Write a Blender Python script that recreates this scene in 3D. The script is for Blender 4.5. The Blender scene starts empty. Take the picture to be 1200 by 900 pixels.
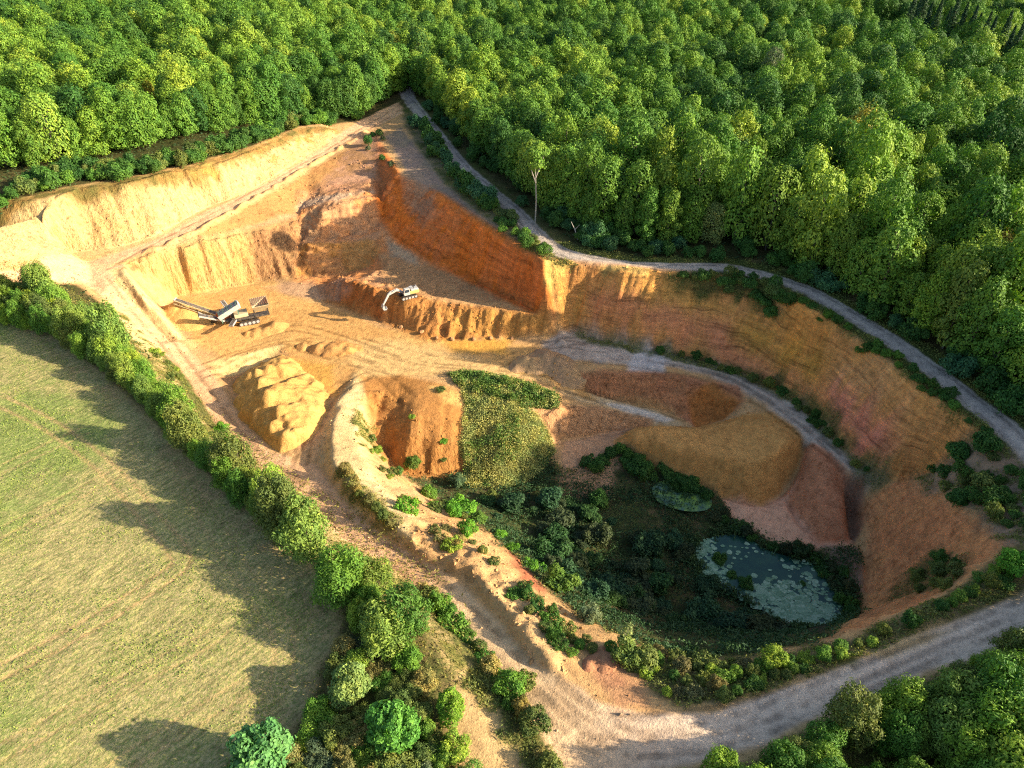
GRID_STEP=0.3
import bpy, bmesh, math, random
import numpy as np
from mathutils import Vector, Matrix
from mathutils.geometry import delaunay_2d_cdt

random.seed(7)
rng = np.random.default_rng(11)
scene = bpy.context.scene
COL = scene.collection
R = math.radians

# ------------------------------------------------------------------ camera
CAM_H, PITCH, FOC = 60.0, R(36.0), 857.0
CP, SP = math.cos(PITCH), math.sin(PITCH)
cd = bpy.data.cameras.new("camera"); cam = bpy.data.objects.new("camera", cd); COL.objects.link(cam)
cam.location = (0, 0, CAM_H); cam.rotation_euler = (R(90) - PITCH, 0, 0)
cd.sensor_fit = 'HORIZONTAL'; cd.sensor_width = 36.0; cd.lens = FOC / 1200 * 36
cd.clip_start = 1; cd.clip_end = 5000
scene.camera = cam

def P(px, py, z=0.0):
    """survey: where a point of height z seen at (px, py) stands on the site"""
    u = (px - 600) / FOC; v = (py - 450) / FOC
    dx, dy, dz = u, CP - v * SP, -SP - v * CP
    k = (z - CAM_H) / dz
    return (dx * k, dy * k, z)

def proj(x, y, z):
    f = y * CP - (z - CAM_H) * SP
    d = -y * SP - (z - CAM_H) * CP
    f = np.maximum(f, 0.1)
    return 600 + FOC * x / f, 450 + FOC * d / f

# ------------------------------------------------------------------ sun and sky
SUN_AZ = R(SUN_AZ_DEG) if 'SUN_AZ_DEG' in globals() else R(-13.0)    # direction to the sun, measured from +X
SUN_EL = R(22.5)
w = bpy.data.worlds.new("World"); scene.world = w; w.use_nodes = True
nt = w.node_tree
sky = nt.nodes.new("ShaderNodeTexSky"); sky.sky_type = 'NISHITA'; sky.sun_disc = False
sky.sun_elevation = SUN_EL
sky.sun_rotation = R(90) - SUN_AZ            # nishita rotation runs clockwise from +Y
sky.air_density = 0.8; sky.dust_density = 2.0; sky.ozone_density = 1.0
nt.nodes["Background"].inputs[1].default_value = 0.12
nt.links.new(sky.outputs[0], nt.nodes["Background"].inputs[0])
sd = bpy.data.lights.new("sun", 'SUN'); sun = bpy.data.objects.new("sun", sd); COL.objects.link(sun)
sd.energy = 5.0; sd.angle = R(0.55); sd.color = (1.0, 0.86, 0.66)
sv = Vector((math.cos(SUN_EL) * math.cos(SUN_AZ), math.cos(SUN_EL) * math.sin(SUN_AZ), math.sin(SUN_EL)))
sun.rotation_euler = sv.to_track_quat('Z', 'Y').to_euler(); sun.location = sv * 300
scene.view_settings.view_transform = 'Standard'; scene.view_settings.look = 'None'
scene.view_settings.gamma = 1; scene.view_settings.use_curve_mapping = False
scene.view_settings.exposure = 1.22
scene.render.engine = 'CYCLES'
scene.cycles.max_bounces = 5; scene.cycles.diffuse_bounces = 3; scene.cycles.glossy_bounces = 2
scene.cycles.transmission_bounces = 3; scene.cycles.transparent_max_bounces = 4
scene.cycles.use_denoising = False; scene.cycles.pixel_filter_type = 'BLACKMAN_HARRIS'; scene.cycles.filter_width = 1.15
scene.cycles.use_adaptive_sampling = True; scene.cycles.adaptive_threshold = 0.01
scene.cycles.caustics_reflective = False; scene.cycles.caustics_refractive = False

# ------------------------------------------------------------------ noise
def _hash(ix, iy, seed):
    h = (ix.astype(np.int64) * 374761393 + iy.astype(np.int64) * 668265263 + seed * 974634541) & 0xffffffff
    h = ((h ^ (h >> 13)) * 1274126177) & 0xffffffff
    return ((h ^ (h >> 16)) & 0xffffff) / float(0xffffff)

def vnoise(x, y, seed=0):
    ix = np.floor(x); iy = np.floor(y); fx = x - ix; fy = y - iy
    fx = fx * fx * fx * (fx * (fx * 6 - 15) + 10); fy = fy * fy * fy * (fy * (fy * 6 - 15) + 10)
    a = _hash(ix, iy, seed); b = _hash(ix + 1, iy, seed); c = _hash(ix, iy + 1, seed); d = _hash(ix + 1, iy + 1, seed)
    return (a + (b - a) * fx + (c - a) * fy + (a - b - c + d) * fx * fy) * 2 - 1

def fbm(x, y, seed=0, octv=4, gain=0.5):
    s = 0; a = 1; t = 0
    for o in range(octv):
        s = s + a * vnoise(x * 2 ** o + 17.3 * o, y * 2 ** o - 9.1 * o, seed + o); t += a; a *= gain
    return s / t

def smooth(a, b, x):
    t = np.clip((x - a) / (b - a), 0, 1); return t * t * (3 - 2 * t)
# ------------------------------------------------------------------ the lie of the land: surveyed break lines (px, py, height)
LINES = []
def line(*pts): LINES.append([P(*p) for p in pts])
def wline(*pts): LINES.append(list(pts))

# left cliff: top and foot
line((-120,300,4.5),(-60,280,4.5),(0,261,4.5),(40,247,4.5),(77,223,4.5),(110,217,4.4),(150,213,4.2),(187,203,4),(227,197,3.8),(267,187,3.2),(293,177,2.8),(320,163,2.3),(350,153,1.8),(383,150,1.2))
line((-120,350,-5),(-60,335,-5.2),(0,322,-5.3),(20,315,-5.4),(83,295,-5.4),(143,289,-5.2),(187,274,-4.8),(213,258,-4.4),(243,241,-3.9),(283,228,-3.3),(317,208,-2.6),(347,191,-1.9),(383,168,-1.1),(400,156,-.5))
# haul road, outer edge along the top benches
line((150,303,-5.4),(190,290,-5.2),(232,273,-4.8),(300,235,-3.8),(350,205,-2.8),(397,177,-1.8),(440,150,-.7),(475,128,0))
line((100,308,-5.4),(126,335,-6.0))
# small slope down to the bench, then the fluted wall
line((215,291,-5.8),(245,281,-6.0),(285,270,-6.5),(315,262,-6.7),(340,256,-6.7),(352,247,-6.9))
line((136,315,-5.6),(157,306,-5.7),(199,294,-5.9),(244,284,-6.2),(286,274,-6.8),(316,268,-7.0),(340,262,-7.1),(349,259,-7.2))
line((204,346,-15),(226,342,-15),(256,338,-15.2),(286,334,-15.3),(305,329,-15.3),(330,328,-15.2),(345,327,-15))
# berm between haul road and machine floor
line((136,329,-6.3),(148,343,-7.6),(160,356,-9.3),(180,377,-11.6),(202,399,-13.6))
line((147,317,-5.2),(158,334,-6.2),(169,350,-7.6),(180,362,-9.2),(190,374,-10.8),(211,399,-13.2))
line((204,348,-15),(193,361,-14.9),(205,380,-14.6),(217,397,-14.3))
# recess, rounded nose and stepped benches in the shade
line((362,228,-5.2),(400,224,-3.4),(438,214,-3.0))
line((352,243,-6.7),(368,242,-5.0),(385,240,-3.9),(420,236,-3.6),(444,229,-3.3))
line((360,268,-8.8),(372,280,-9.5),(400,277,-9.6),(425,271,-9.4),(442,262,-8.6))
line((352,285,-10.2),(368,286,-9.7),(400,284,-9.8),(425,278,-9.6),(440,286,-9.9),(447,300,-10.4))
line((343,327,-15),(352,325,-15),(380,324,-15),(402,322,-14.6),(425,312,-13),(438,318,-12.4))
line((349,259,-7.2),(354,270,-9.0),(358,281,-10.6))
# red wall
line((442,163,-.6),(447,180,-.6),(465,207,-.6),(500,214,-.4),(522,232,-.4),(555,252,-.3),(577,270,-.2),(605,292,-.1),(635,309,0))
line((441,205,-3.4),(449,240,-5.6),(455,262,-8),(464,277,-8.8),(474,287,-9.2),(510,304,-9.4),(535,316,-9.5),(572,336,-9.6),(605,351,-9.6),(628,362,-9.2),(639,374,-9.5))
# bench the digger stands on
line((398,328,-11.8),(415,330,-10.6),(437,338,-9.8),(463,351,-9.2),(507,354,-9.2),(541,357,-9.3),(580,363,-9.3),(611,367,-9.3),(630,370,-9.4))
line((372,342,-15),(392,350,-14.8),(408,359,-14.5),(430,370,-14.1),(453,378,-13.8),(493,391,-13.5),(513,396,-13.4),(567,396,-13.2),(600,396,-13.1),(632,395,-13),(648,392,-12.8))
line((455,330,-10.4),(490,338,-9.7),(530,345,-9.5),(570,354,-9.6))
line((455,312,-10.4),(490,322,-9.8))
# right cliff
line((637,304,0),(680,308,0),(710,311,0),(760,317,0),(800,321,0),(850,324,0),(905,334,0),(930,348,0),(965,371,0),(1000,396,0),(1040,422,0),(1080,455,0),(1120,487,-.2),(1155,513,-.6))
line((651,381,-11),(667,388,-12.5),(700,396,-12.6),(750,406,-12.5),(800,416,-12.4),(850,427,-12.4),(900,446,-12.5),(940,473,-12.5),(975,508,-12.6),(1005,540,-12.8),(1040,566,-12.9))
# spur at the right corner, south-east slope
line((1155,515,-.8),(1132,527,-3.2),(1108,542,-6.5),(1085,552,-9.5),(1062,562,-12))
line((1075,570,-10),(1110,585,-6.5),(1150,610,-3.5),(1178,635,-1.2))
line((973,748,-1.6),(1003,740,-1.3),(1033,730,-1.1),(1090,703,-1),(1137,682,-1),(1178,642,-1),(1215,610,-.6))
line((1010,560,-13),(1012,578,-15.5),(1012,595,-17),(1020,622,-17.6),(1022,650,-18),(1020,688,-18.6),(1006,716,-19.2),(986,738,-19.6))
# path along the foot of the cliff, edge towards the deep pit
line((700,422,-12.6),(745,424,-12.5),(790,428,-12.5),(830,440,-12.5),(862,451,-12.5),(885,466,-12.6),(912,482,-12.6),(935,505,-12.7),(956,523,-12.8),(975,532,-12.9),(990,547,-13),(1003,562,-13))
# upper grey bench, its step down to the lower ramp
line((684,432,-12.8),(715,438,-12.8),(750,441,-12.8),(790,440,-12.7),(812,448,-12.6))
line((668,448,-14.6),(703,461,-15.6),(745,471,-16.2),(780,480,-16.6),(806,491,-16.8))
line((640,453,-13.4),(680,468,-15),(720,480,-15.9),(760,490,-16.4),(790,498,-16.7),(812,503,-16.8))
line((830,451,-12.9),(855,462,-13.2),(868,472,-13.6),(852,491,-16.0),(815,503,-16.8))
line((818,450,-12.9),(812,472,-15.4),(816,488,-16.6))
line((838,470,-15.2),(830,484,-16.4))
# striped step below the ramp
line((622,478,-13.8),(640,477,-14.0),(700,477,-15.4),(733,484,-16.0),(765,492,-16.4),(780,499,-16.7))
line((650,514,-17.8),(670,513,-18.2),(700,507,-18.4),(735,503,-18.2),(765,503,-17.8))
line((670,540,-18.6),(700,530,-18.4),(730,515,-17.4))
# olive spoil mound
line((724,517,-17.0),(745,505,-15.9),(775,501,-15.6),(815,504,-15.5),(850,496,-14.9),(885,487,-13.6),(912,486,-12.9))
line((745,519,-16.0),(790,529,-15.3),(835,540,-15.0),(880,546,-14.7),(912,538,-13.9),(930,518,-13.1))
line((733,530,-18.2),(770,545,-18.7),(800,562,-18.8),(847,579,-19),(868,587,-19.1),(893,588,-19),(920,572,-18.2),(937,545,-16.4),(942,522,-14))
# pink fan below it and pink cone
line((845,590,-19.3),(870,612,-19.4),(900,632,-19.4),(930,640,-19.3),(960,640,-19))
line((948,524,-12.7),(957,548,-13.9),(965,574,-15.5))
line((922,588,-18.9),(938,617,-19),(962,634,-19),(993,634,-18.6),(1000,610,-17.4))
line((980,545,-13.2),(992,572,-15.6),(1000,592,-17))
# near rim of the deep pit
line((650,768,-1.2),(677,740,-3.6),(717,745,-3),(760,762,-2.4),(800,772,-2),(830,775,-1.9),(867,773,-1.8),(900,767,-1.7),(927,760,-1.6),(950,754,-1.6),(973,748,-1.6))
line((560,622,-10.5),(585,640,-9.5),(617,677,-6.5),(650,705,-5.2),(677,726,-4.2))
line((515,588,-18.5),(540,580,-19),(580,590,-18.8),(600,612,-18),(655,650,-18.2),(720,690,-18.8),(780,722,-19.2),(850,738,-19.6),(905,742,-19.8),(950,736,-19.8))
line((650,600,-19.2),(700,620,-19.3),(760,650,-19.5),(800,660,-19.6))
line((660,560,-19.2),(720,560,-19.2),(770,570,-19.4),(830,600,-19.6))
# pond bed
line((817,648,-20.6),(840,636,-20.6),(867,636,-20.6),(900,652,-20.6),(933,662,-20.6),(962,685,-20.6),(976,722,-20.6),(955,736,-20.6),(930,727,-20.6),(900,708,-20.6),(866,692,-20.6),(825,670,-20.6),(817,648,-20.6))
line((860,660,-21),(900,685,-21),(940,710,-21))
# ivy mound and brown face
line((528,440,-12.6),(560,440,-12.2),(610,452,-12.4),(650,466,-12.9),(655,476,-13.6))
line((548,470,-13.4),(575,470,-12.9),(605,478,-13.0),(634,490,-14.6))
line((552,500,-14.9),(580,506,-14.6),(606,512,-14.9),(632,518,-16.2))
line((560,532,-17.0),(590,540,-16.9),(622,536,-17.4))
line((545,560,-19.6),(570,570,-19.8),(600,566,-19.6),(630,552,-19.4),(648,525,-18.6))
line((425,446,-12.9),(445,442,-12.8),(460,444,-12.8),(480,450,-12.6),(500,453,-12.5),(520,458,-12.6),(545,462,-13))
line((450,458,-13.1),(466,470,-13.7),(455,492,-15.3),(446,517,-17.4))
line((486,460,-12.7),(486,482,-12.9),(480,510,-14.5),(470,548,-18.3))
line((515,468,-12.7),(516,490,-13.4),(514,520,-15.3),(505,550,-18.5))
line((440,480,-15.2),(432,500,-15.2),(440,520,-17.8))
line((449,524,-18.8),(462,548,-19),(480,556,-19.2),(510,558,-19.6),(540,556,-19.7))
# pale berm: crest, left foot, right edge, apron
line((418,444,-12.7),(405,462,-11.7),(397,478,-11.1),(389,502,-10.3),(386,523,-9.7),(392,543,-8.9),(405,560,-8.1),(425,584,-7.0),(455,614,-5.7),(487,634,-4.9))
line((400,455,-13.4),(389,475,-13.1),(379,500,-12.5),(376,525,-11.7),(384,548,-10.8),(394,563,-10),(416,592,-8.8),(450,624,-7.2),(484,645,-6.4))
line((428,450,-12.8),(426,480,-12),(419,510,-10.9),(420,530,-10),(433,563,-8.9),(457,580,-8.4),(478,604,-7.0),(500,618,-6.2))
line((430,497,-14.8),(434,520,-14.6),(448,540,-14.5),(478,572,-14),(500,592,-13.4),(530,606,-12.6))
line((452,545,-17.5),(480,565,-17),(500,582,-16.6))
# haul road on the left, field side and pit side
line((103,333,-6),(127,352,-7),(150,372,-9),(177,401,-11.6),(213,434,-13.6),(230,460,-14),(247,487,-13.8),(267,513,-12.9),(290,537,-11.8),(320,560,-10.6),(350,578,-9.5),(400,628,-7.4),(450,656,-6.4),(483,682,-5.6),(510,700,-5),(540,733,-3.9),(567,760,-3),(590,790,-2.2),(613,827,-1.4),(633,858,-.8),(655,890,-.4))
line((240,408,-14.2),(222,412,-14),(250,440,-14.2),(272,470,-14.3),(288,495,-13.8),(322,529,-12.5),(360,535,-11.8),(388,566,-10.1),(412,596,-8.8),(450,628,-7.2),(487,648,-6.3),(510,660,-5.8),(545,685,-4.8),(580,722,-3.7),(607,752,-2.8),(633,779,-2.1),(657,794,-1.6),(700,822,-.9),(760,838,-.6))
# bank up to the field
line((-120,290,0),(-60,320,-.3),(20,345,-.4),(60,374,-.3),(112,402,-.2),(160,450,-.1),(205,500,0),(250,545,0),(300,590,0),(350,625,0),(410,672,0),(450,708,0),(490,745,0.2),(520,790,.2),(545,835,.2),(570,880,.2))
line((70,345,-3.6),(112,378,-5),(165,425,-6.5),(205,470,-6.5),(245,515,-6),(290,560,-5.2),(350,605,-4.2),(400,650,-3.2))
line((497,712,-2.6),(533,752,-1.6),(552,788,-.8),(587,815,-.5),(607,858,-.2))
# broken berm between road and pit
line((487,635,-4.9),(545,665,-3.7),(563,682,-3.2),(590,704,-2.5),(613,737,-1.6),(640,765,-1.0),(657,790,-1.1))
line((500,612,-6.7),(530,630,-6.1),(560,648,-5.4),(590,672,-4.5),(620,700,-3.9),(655,735,-3.1))
# floors
for p in [(300,370,-15.1),(260,352,-15.1),(330,345,-15.1),(360,365,-14.9),(400,400,-14.2),(450,420,-13.7),(520,425,-13.3),(580,422,-13.1),(620,405,-13),(240,395,-14.6),(300,400,-14.8),(350,412,-14.4),
          (420,425,-13.6),(390,480,-13.2),(400,450,-13.3),(270,455,-14.8),(290,442,-15.2),(330,430,-14.6),(350,500,-13.2),(375,470,-13.6),(660,415,-12.8),(720,412,-12.6),(980,525,-12.7),(600,432,-12.9),(640,440,-13)]:
    line(p)
line((245,428,-14.2),(262,421,-14.2),(300,410,-14.2),(330,405,-14.2))
line((266,440,-15.5),(290,431,-15.6),(316,419,-15.4))
# gravel road round the rim
line((480,118,.2),(510,155,.2),(545,198,.2),(600,245,.2),(650,291,.2),(720,310,.1),(790,314,.1),(860,316,.1),(940,339,.1),(1000,372,.1),(1050,403,.1),(1120,455,.1),(1200,520,.1),(1300,590,.1))
line((500,165,.4),(540,215,.5),(590,262,.4))
# near ground
line((1210,640,0),(1130,700,-.3),(1010,770,0),(900,813,0),(800,833,-.2),(740,845,-.3))
line((1250,700,0),(1083,790,0),(950,845,0),(850,880,0),(800,897,0),(700,940,0))
for x, y in [(-120,10),(-60,20),(0,10),(40,12),(90,20),(-60,40),(-45,60),(-70,70),(-40,30),(-20,25),(60,30),(80,50),(90,80),(30,28),(85,65)]:
    wline((x, y, 0))
wline((-110,60,0),(-80,82,0),(-60,70,0))
for x, y, z in [(-150,140,4.5),(-130,190,5),(-80,190,4.5),(-62,212,2.2),(-50,225,.8),(-20,215,.6),(0,205,.3),(-40,235,.4),(-34,246,.4),(40,180,.3),(80,150,.3),(110,110,.2),(-130,120,2),(-125,100,0),(-110,100,0)]:
    wline((x, y, z))

# ------------------------------------------------------------------ grid
GX0, GX1, GY0, GY1, ST = -118.0, 104.0, 14.0, 250.0, GRID_STEP
nx = int(round((GX1 - GX0) / ST)) + 1; ny = int(round((GY1 - GY0) / ST)) + 1
gx = GX0 + np.arange(nx) * ST; gy = GY0 + np.arange(ny) * ST
XX, YY = np.meshgrid(gx, gy)

def far_h(x, y):
    """ground height well away from the pit"""
    return 4.5 * smooth(-45, -95, x) * smooth(95, 150, y) + .3 * smooth(100, 140, y)

pts = []
for L in LINES:
    for i, a in enumerate(L):
        pts.append(a)
        if i + 1 < len(L):
            b = L[i + 1]; n = int(math.dist(a, b) / .8)
            for k in range(1, n):
                t = k / n; pts.append(tuple(a[j] + (b[j] - a[j]) * t for j in range(3)))
for x in np.linspace(GX0 - 2, GX1 + 2, 24):
    for y in (GY0 - 2, GY1 + 2): pts.append((x, y, float(far_h(x, y))))
for y in np.linspace(GY0, GY1, 20):
    for x in (GX0 - 2, GX1 + 2): pts.append((x, y, float(far_h(x, y))))

def tri_surface(pts):
    co = [Vector((p[0], p[1])) for p in pts]
    vo, _, fo, ov, _, _ = delaunay_2d_cdt(co, [], [], 0, 1e-4)
    zz = [pts[o[0]][2] for o in ov]
    H = np.zeros((ny, nx))
    for f in fo:
        (ax, ay), (bx, by), (cx, cy) = [vo[i] for i in f[:3]]
        za, zb, zc = [zz[i] for i in f[:3]]
        i0 = max(0, int(math.ceil((min(ax, bx, cx) - GX0) / ST))); i1 = min(nx - 1, int((max(ax, bx, cx) - GX0) / ST))
        j0 = max(0, int(math.ceil((min(ay, by, cy) - GY0) / ST))); j1 = min(ny - 1, int((max(ay, by, cy) - GY0) / ST))
        if i1 < i0 or j1 < j0: continue
        den = (by - cy) * (ax - cx) + (cx - bx) * (ay - cy)
        if abs(den) < 1e-9: continue
        X = gx[i0:i1 + 1][None, :]; Y = gy[j0:j1 + 1][:, None]
        l1 = ((by - cy) * (X - cx) + (cx - bx) * (Y - cy)) / den
        l2 = ((cy - ay) * (X - cx) + (ax - cx) * (Y - cy)) / den
        l3 = 1 - l1 - l2
        m = (l1 >= -1e-6) & (l2 >= -1e-6) & (l3 >= -1e-6)
        sub = H[j0:j1 + 1, i0:i1 + 1]
        sub[m] = (l1 * za + l2 * zb + l3 * zc)[m]
    return H

def blur(a, s):
    k = int(max(1, round(3 * s))); g = np.exp(-.5 * (np.arange(-k, k + 1) / s) ** 2); g /= g.sum()
    p = np.pad(a, ((k, k), (0, 0)), mode='edge'); a = sum(g[i] * p[i:i + a.shape[0]] for i in range(2 * k + 1))
    p = np.pad(a, ((0, 0), (k, k)), mode='edge'); return sum(g[i] * p[:, i:i + a.shape[1]] for i in range(2 * k + 1))

def bil(A, x, y):
    fx = np.clip((x - GX0) / ST, 0, nx - 1.001); fy = np.clip((y - GY0) / ST, 0, ny - 1.001)
    i = fx.astype(int); j = fy.astype(int); fx = fx - i; fy = fy - j
    return (A[j, i] * (1 - fx) * (1 - fy) + A[j, i + 1] * fx * (1 - fy) + A[j + 1, i] * (1 - fx) * fy + A[j + 1, i + 1] * fx * fy)

def poly_d(pts, x, y):
    """signed distance to a polygon (positive inside)"""
    n = len(pts); d = np.full(x.shape, 1e9); ins = np.zeros(x.shape, bool)
    for i in range(n):
        ax, ay = pts[i][:2]; bx, by = pts[(i + 1) % n][:2]
        ex, ey = bx - ax, by - ay; L2 = ex * ex + ey * ey + 1e-9
        t = np.clip(((x - ax) * ex + (y - ay) * ey) / L2, 0, 1)
        d = np.minimum(d, (x - ax - t * ex) ** 2 + (y - ay - t * ey) ** 2)
        c = ((ay > y) != (by > y)) & (x < (bx - ax) * (y - ay) / (by - ay + 1e-12) + ax)
        ins ^= c
    d = np.sqrt(d); return np.where(ins, d, -d)

def line_d(pts, x, y):
    d = np.full(x.shape, 1e9)
    for (ax, ay), (bx, by) in zip([p[:2] for p in pts[:-1]], [p[:2] for p in pts[1:]]):
        ex, ey = bx - ax, by - ay; L2 = ex * ex + ey * ey + 1e-9
        t = np.clip(((x - ax) * ex + (y - ay) * ey) / L2, 0, 1)
        d = np.minimum(d, (x - ax - t * ex) ** 2 + (y - ay - t * ey) ** 2)
    return np.sqrt(d)

H0 = blur(tri_surface(pts), .35 / ST)

def hit(px, py):
    """where the view line through (px, py) meets the surveyed ground"""
    u = (px - 600) / FOC; v = (py - 450) / FOC
    d = (u, CP - v * SP, -SP - v * CP)
    k = np.arange(30.0, 420.0, .25)
    x, y, z = d[0] * k, d[1] * k, CAM_H + d[2] * k
    ins = (x > GX0) & (x < GX1) & (y > GY0) & (y < GY1)
    g = np.where(ins, bil(H0, x, y), far_h(x, y))
    b = np.nonzero(z <= g)[0]
    i = b[0] if len(b) else len(k) - 1
    return (float(x[i]), float(y[i]), float(z[i]))
def hits(pts): return [hit(*p) for p in pts]
# ------------------------------------------------------------------ erosion: flutes on the walls, gullies, lumps
H0s = blur(H0, 2.0 / ST)
gyy, gxx = np.gradient(H0s, ST); SLOPE = np.hypot(gxx, gyy)
gy1, gx1 = np.gradient(H0, ST); SL1 = np.hypot(gx1, gy1)
def zone(pts, f=1.5, nz=1.0, seed=3, grow=0.0):
    q = hits(pts)
    x0 = min(p[0] for p in q) - 8; x1 = max(p[0] for p in q) + 8; y0 = min(p[1] for p in q) - 8; y1 = max(p[1] for p in q) + 8
    i0, i1 = [int(np.clip((v - GX0) / ST, 0, nx - 1)) for v in (x0, x1)]; j0, j1 = [int(np.clip((v - GY0) / ST, 0, ny - 1)) for v in (y0, y1)]
    out = np.zeros((ny, nx))
    if i1 <= i0 or j1 <= j0: return out
    X = XX[j0:j1 + 1, i0:i1 + 1]; Y = YY[j0:j1 + 1, i0:i1 + 1]
    d = poly_d(q, X, Y) + grow + nz * fbm(X / 2.2, Y / 2.2, seed, 4)
    out[j0:j1 + 1, i0:i1 + 1] = smooth(-f / 2, f / 2, d); return out
def strip(pts, wd, f=1.0, nz=.5, seed=5, world=False):
    q = pts if world else hits(pts)
    d = wd / 2 - line_d(q, XX, YY) + nz * fbm(XX / 2, YY / 2, seed, 3)
    return smooth(-f / 2, f / 2, d)

Z_leftcliff = zone([(-100,300),(0,258),(77,220),(150,210),(227,194),(293,174),(350,150),(390,150),(383,170),(317,212),(243,245),(187,280),(83,300),(-100,345)], 2, 0)
Z_wall1 = zone([(130,312),(199,291),(286,270),(352,255),(365,290),(345,330),(256,342),(200,350)], 2, 0)
Z_red = zone([(440,160),(470,205),(520,228),(577,266),(638,300),(650,372),(620,368),(572,342),(510,312),(464,284),(440,240)], 2, 0)
Z_right = zone([(636,302),(760,314),(850,322),(930,345),(1000,393),(1080,452),(1160,513),(1062,566),(1005,545),(940,478),(850,430),(700,400),(655,380)], 2, 0)
Z_brown = zone([(424,444),(470,440),(545,460),(548,560),(480,560),(440,525)], 2, .3)
Z_berm = zone([(415,440),(428,450),(422,510),(460,580),(505,615),(485,640),(415,595),(376,540),(378,500)], 1.5, .3)
Z_rubble = zone([(480,610),(560,630),(620,690),(665,790),(640,785),(590,720),(530,668),(487,645)], 2, .6)
Z_ridge = zone([(372,335),(440,335),(510,352),(640,365),(650,392),(500,400),(380,355)], 2, .3)
Z_benches = zone([(350,225),(445,205),(475,285),(540,320),(600,352),(460,352),(395,330),(345,330),(345,262)], 3, .6)
Z_se = zone([(1062,562),(1150,610),(1180,638),(1090,703),(973,748),(1006,716),(1020,650),(1012,590)], 2, .5)
def axes(a, s, t, x=None, y=None):
    x = XX if x is None else x; y = YY if y is None else y
    return (x * math.cos(a) + y * math.sin(a)) / s, (-x * math.sin(a) + y * math.cos(a)) / t
AL, AR = math.atan2(0.55, .83), math.atan2(-.66, .75)        # strike of the left and right walls
wx = np.zeros_like(XX); wy = np.zeros_like(XX)
def flute(mask, ang, s, t, amp, seed):
    global wx, wy
    u, v = axes(ang, s, t); n = fbm(u, v, seed, 3, .55) * amp * mask
    wx += -math.sin(ang) * n; wy += math.cos(ang) * n
flute(Z_leftcliff, AL, 1.15, 9, .6, 21); flute(Z_leftcliff, AL, 6, 14, 1.0, 22)
flute(Z_wall1, AL, 1.1, 7, .75, 23); flute(Z_wall1, AL, 5, 12, .7, 24)
flute(np.maximum(Z_red, Z_right), AR, 1.2, 6, .4, 25); flute(np.maximum(Z_red, Z_right), AR, 6, 10, 1.1, 26)
flute(Z_brown, 0.0, .9, 9, .5, 27); flute(Z_se, AR + 1.2, 1.3, 8, .6, 28)
flute(Z_ridge, -.25, 1.6, 5, 1.1, 29)
gen = .35 + .9 * Z_benches + .9 * Z_rubble + .4 * Z_berm
wx += fbm(XX / 3.5, YY / 3.5, 31, 4) * gen; wy += fbm(XX / 3.5, YY / 3.5, 41, 4) * gen
B = bil(H0, XX + wx, YY + wy)
steep = smooth(.35, 1.0, SL1)
B += fbm(XX / 1.4, YY / 1.4, 51, 3) * (.03 + .16 * steep * (1 - .5 * Z_leftcliff)) + fbm(XX / 5, YY / 5, 52, 3) * .09
ridged = 1 - np.abs(fbm(XX / 2.6, YY / 2.6, 53, 4)) * 2
B += (Z_rubble * .6 + Z_ridge * .5 + Z_benches * .35) * (ridged - .6) * .8
for q, hgt, wdt in (([(718,517),(745,502),(790,500),(850,493),(905,484),(930,500),(942,528),(935,548),(912,575),(893,590),(847,579),(790,558),(750,535)], 1.1, 3.2),
                    ([(947,523),(972,532),(1000,592),(995,634),(960,634),(925,590)], .9, 2.5), ([(850,585),(895,592),(922,578),(960,634),(900,634),(865,612)], .5, 2)):
    q = hits(q); B += hgt * smooth(0, wdt, poly_d(q, XX, YY) + .3 * fbm(XX / 2, YY / 2, 57, 3))
q = hits([(994,562),(1012,562),(1014,600),(1000,640),(990,610)]); B -= 1.3 * smooth(-.8, 1.2, poly_d(q, XX, YY))
# thin ledges on the right cliff and the red wall
led = np.maximum(Z_right, Z_red) * steep
B += led * .22 * np.sin(B * 4.2 + 2 * fbm(XX / 9, YY / 9, 54, 2)) * .6
# creases where one tip of spoil meets the next, and the scar dug into the ramp
def crease(pts, dep, wd):
    global B
    q = hits(pts); B = B - dep * np.exp(-(np.maximum(0, line_d(q, XX, YY) + .25 * fbm(XX / 1.5, YY / 1.5, 59, 3)) / wd) ** 2)
crease([(942,522),(940,540),(922,574),(893,590),(860,584),(847,579)], .9, .55); crease([(922,588),(938,617),(962,634),(993,634)], .6, .5); crease([(1000,560),(998,590),(1003,620),(1018,650),(1022,690)], .9, .7)
crease([(720,518),(745,506),(775,502),(815,506),(850,498)], .5, .5); crease([(672,450),(705,462),(745,472),(780,481),(806,490)], .5, .5); crease([(652,515),(670,514),(700,508),(735,504)], .4, .5)
_q = hits([(804,463),(818,455),(835,449),(868,470),(850,491),(814,502)]); _dd = poly_d(_q, XX, YY) + .3 * fbm(XX / 1.5, YY / 1.5, 60, 3); B -= 1.1 * smooth(-.2, 1.3, _dd)
B += .16 * (OLZ := smooth(0, 2, poly_d(hits([(718,517),(745,502),(790,500),(850,493),(905,484),(930,500),(942,528),(935,548),(912,575),(893,590),(847,579),(790,558),(750,535)]), XX, YY))) * (fbm(XX / 1.1, YY / 2.6, 63, 4) * 2)
# broken ledges in the stepped benches
tq = B / 1.25 + .5 * fbm(XX / 6, YY / 6, 58, 3); fr_ = tq - np.floor(tq)
B += .75 * np.maximum(Z_benches, .5 * Z_se) * steep * (np.floor(tq) + smooth(.55, 1.0, fr_) - tq + .25) * 1.25
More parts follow.
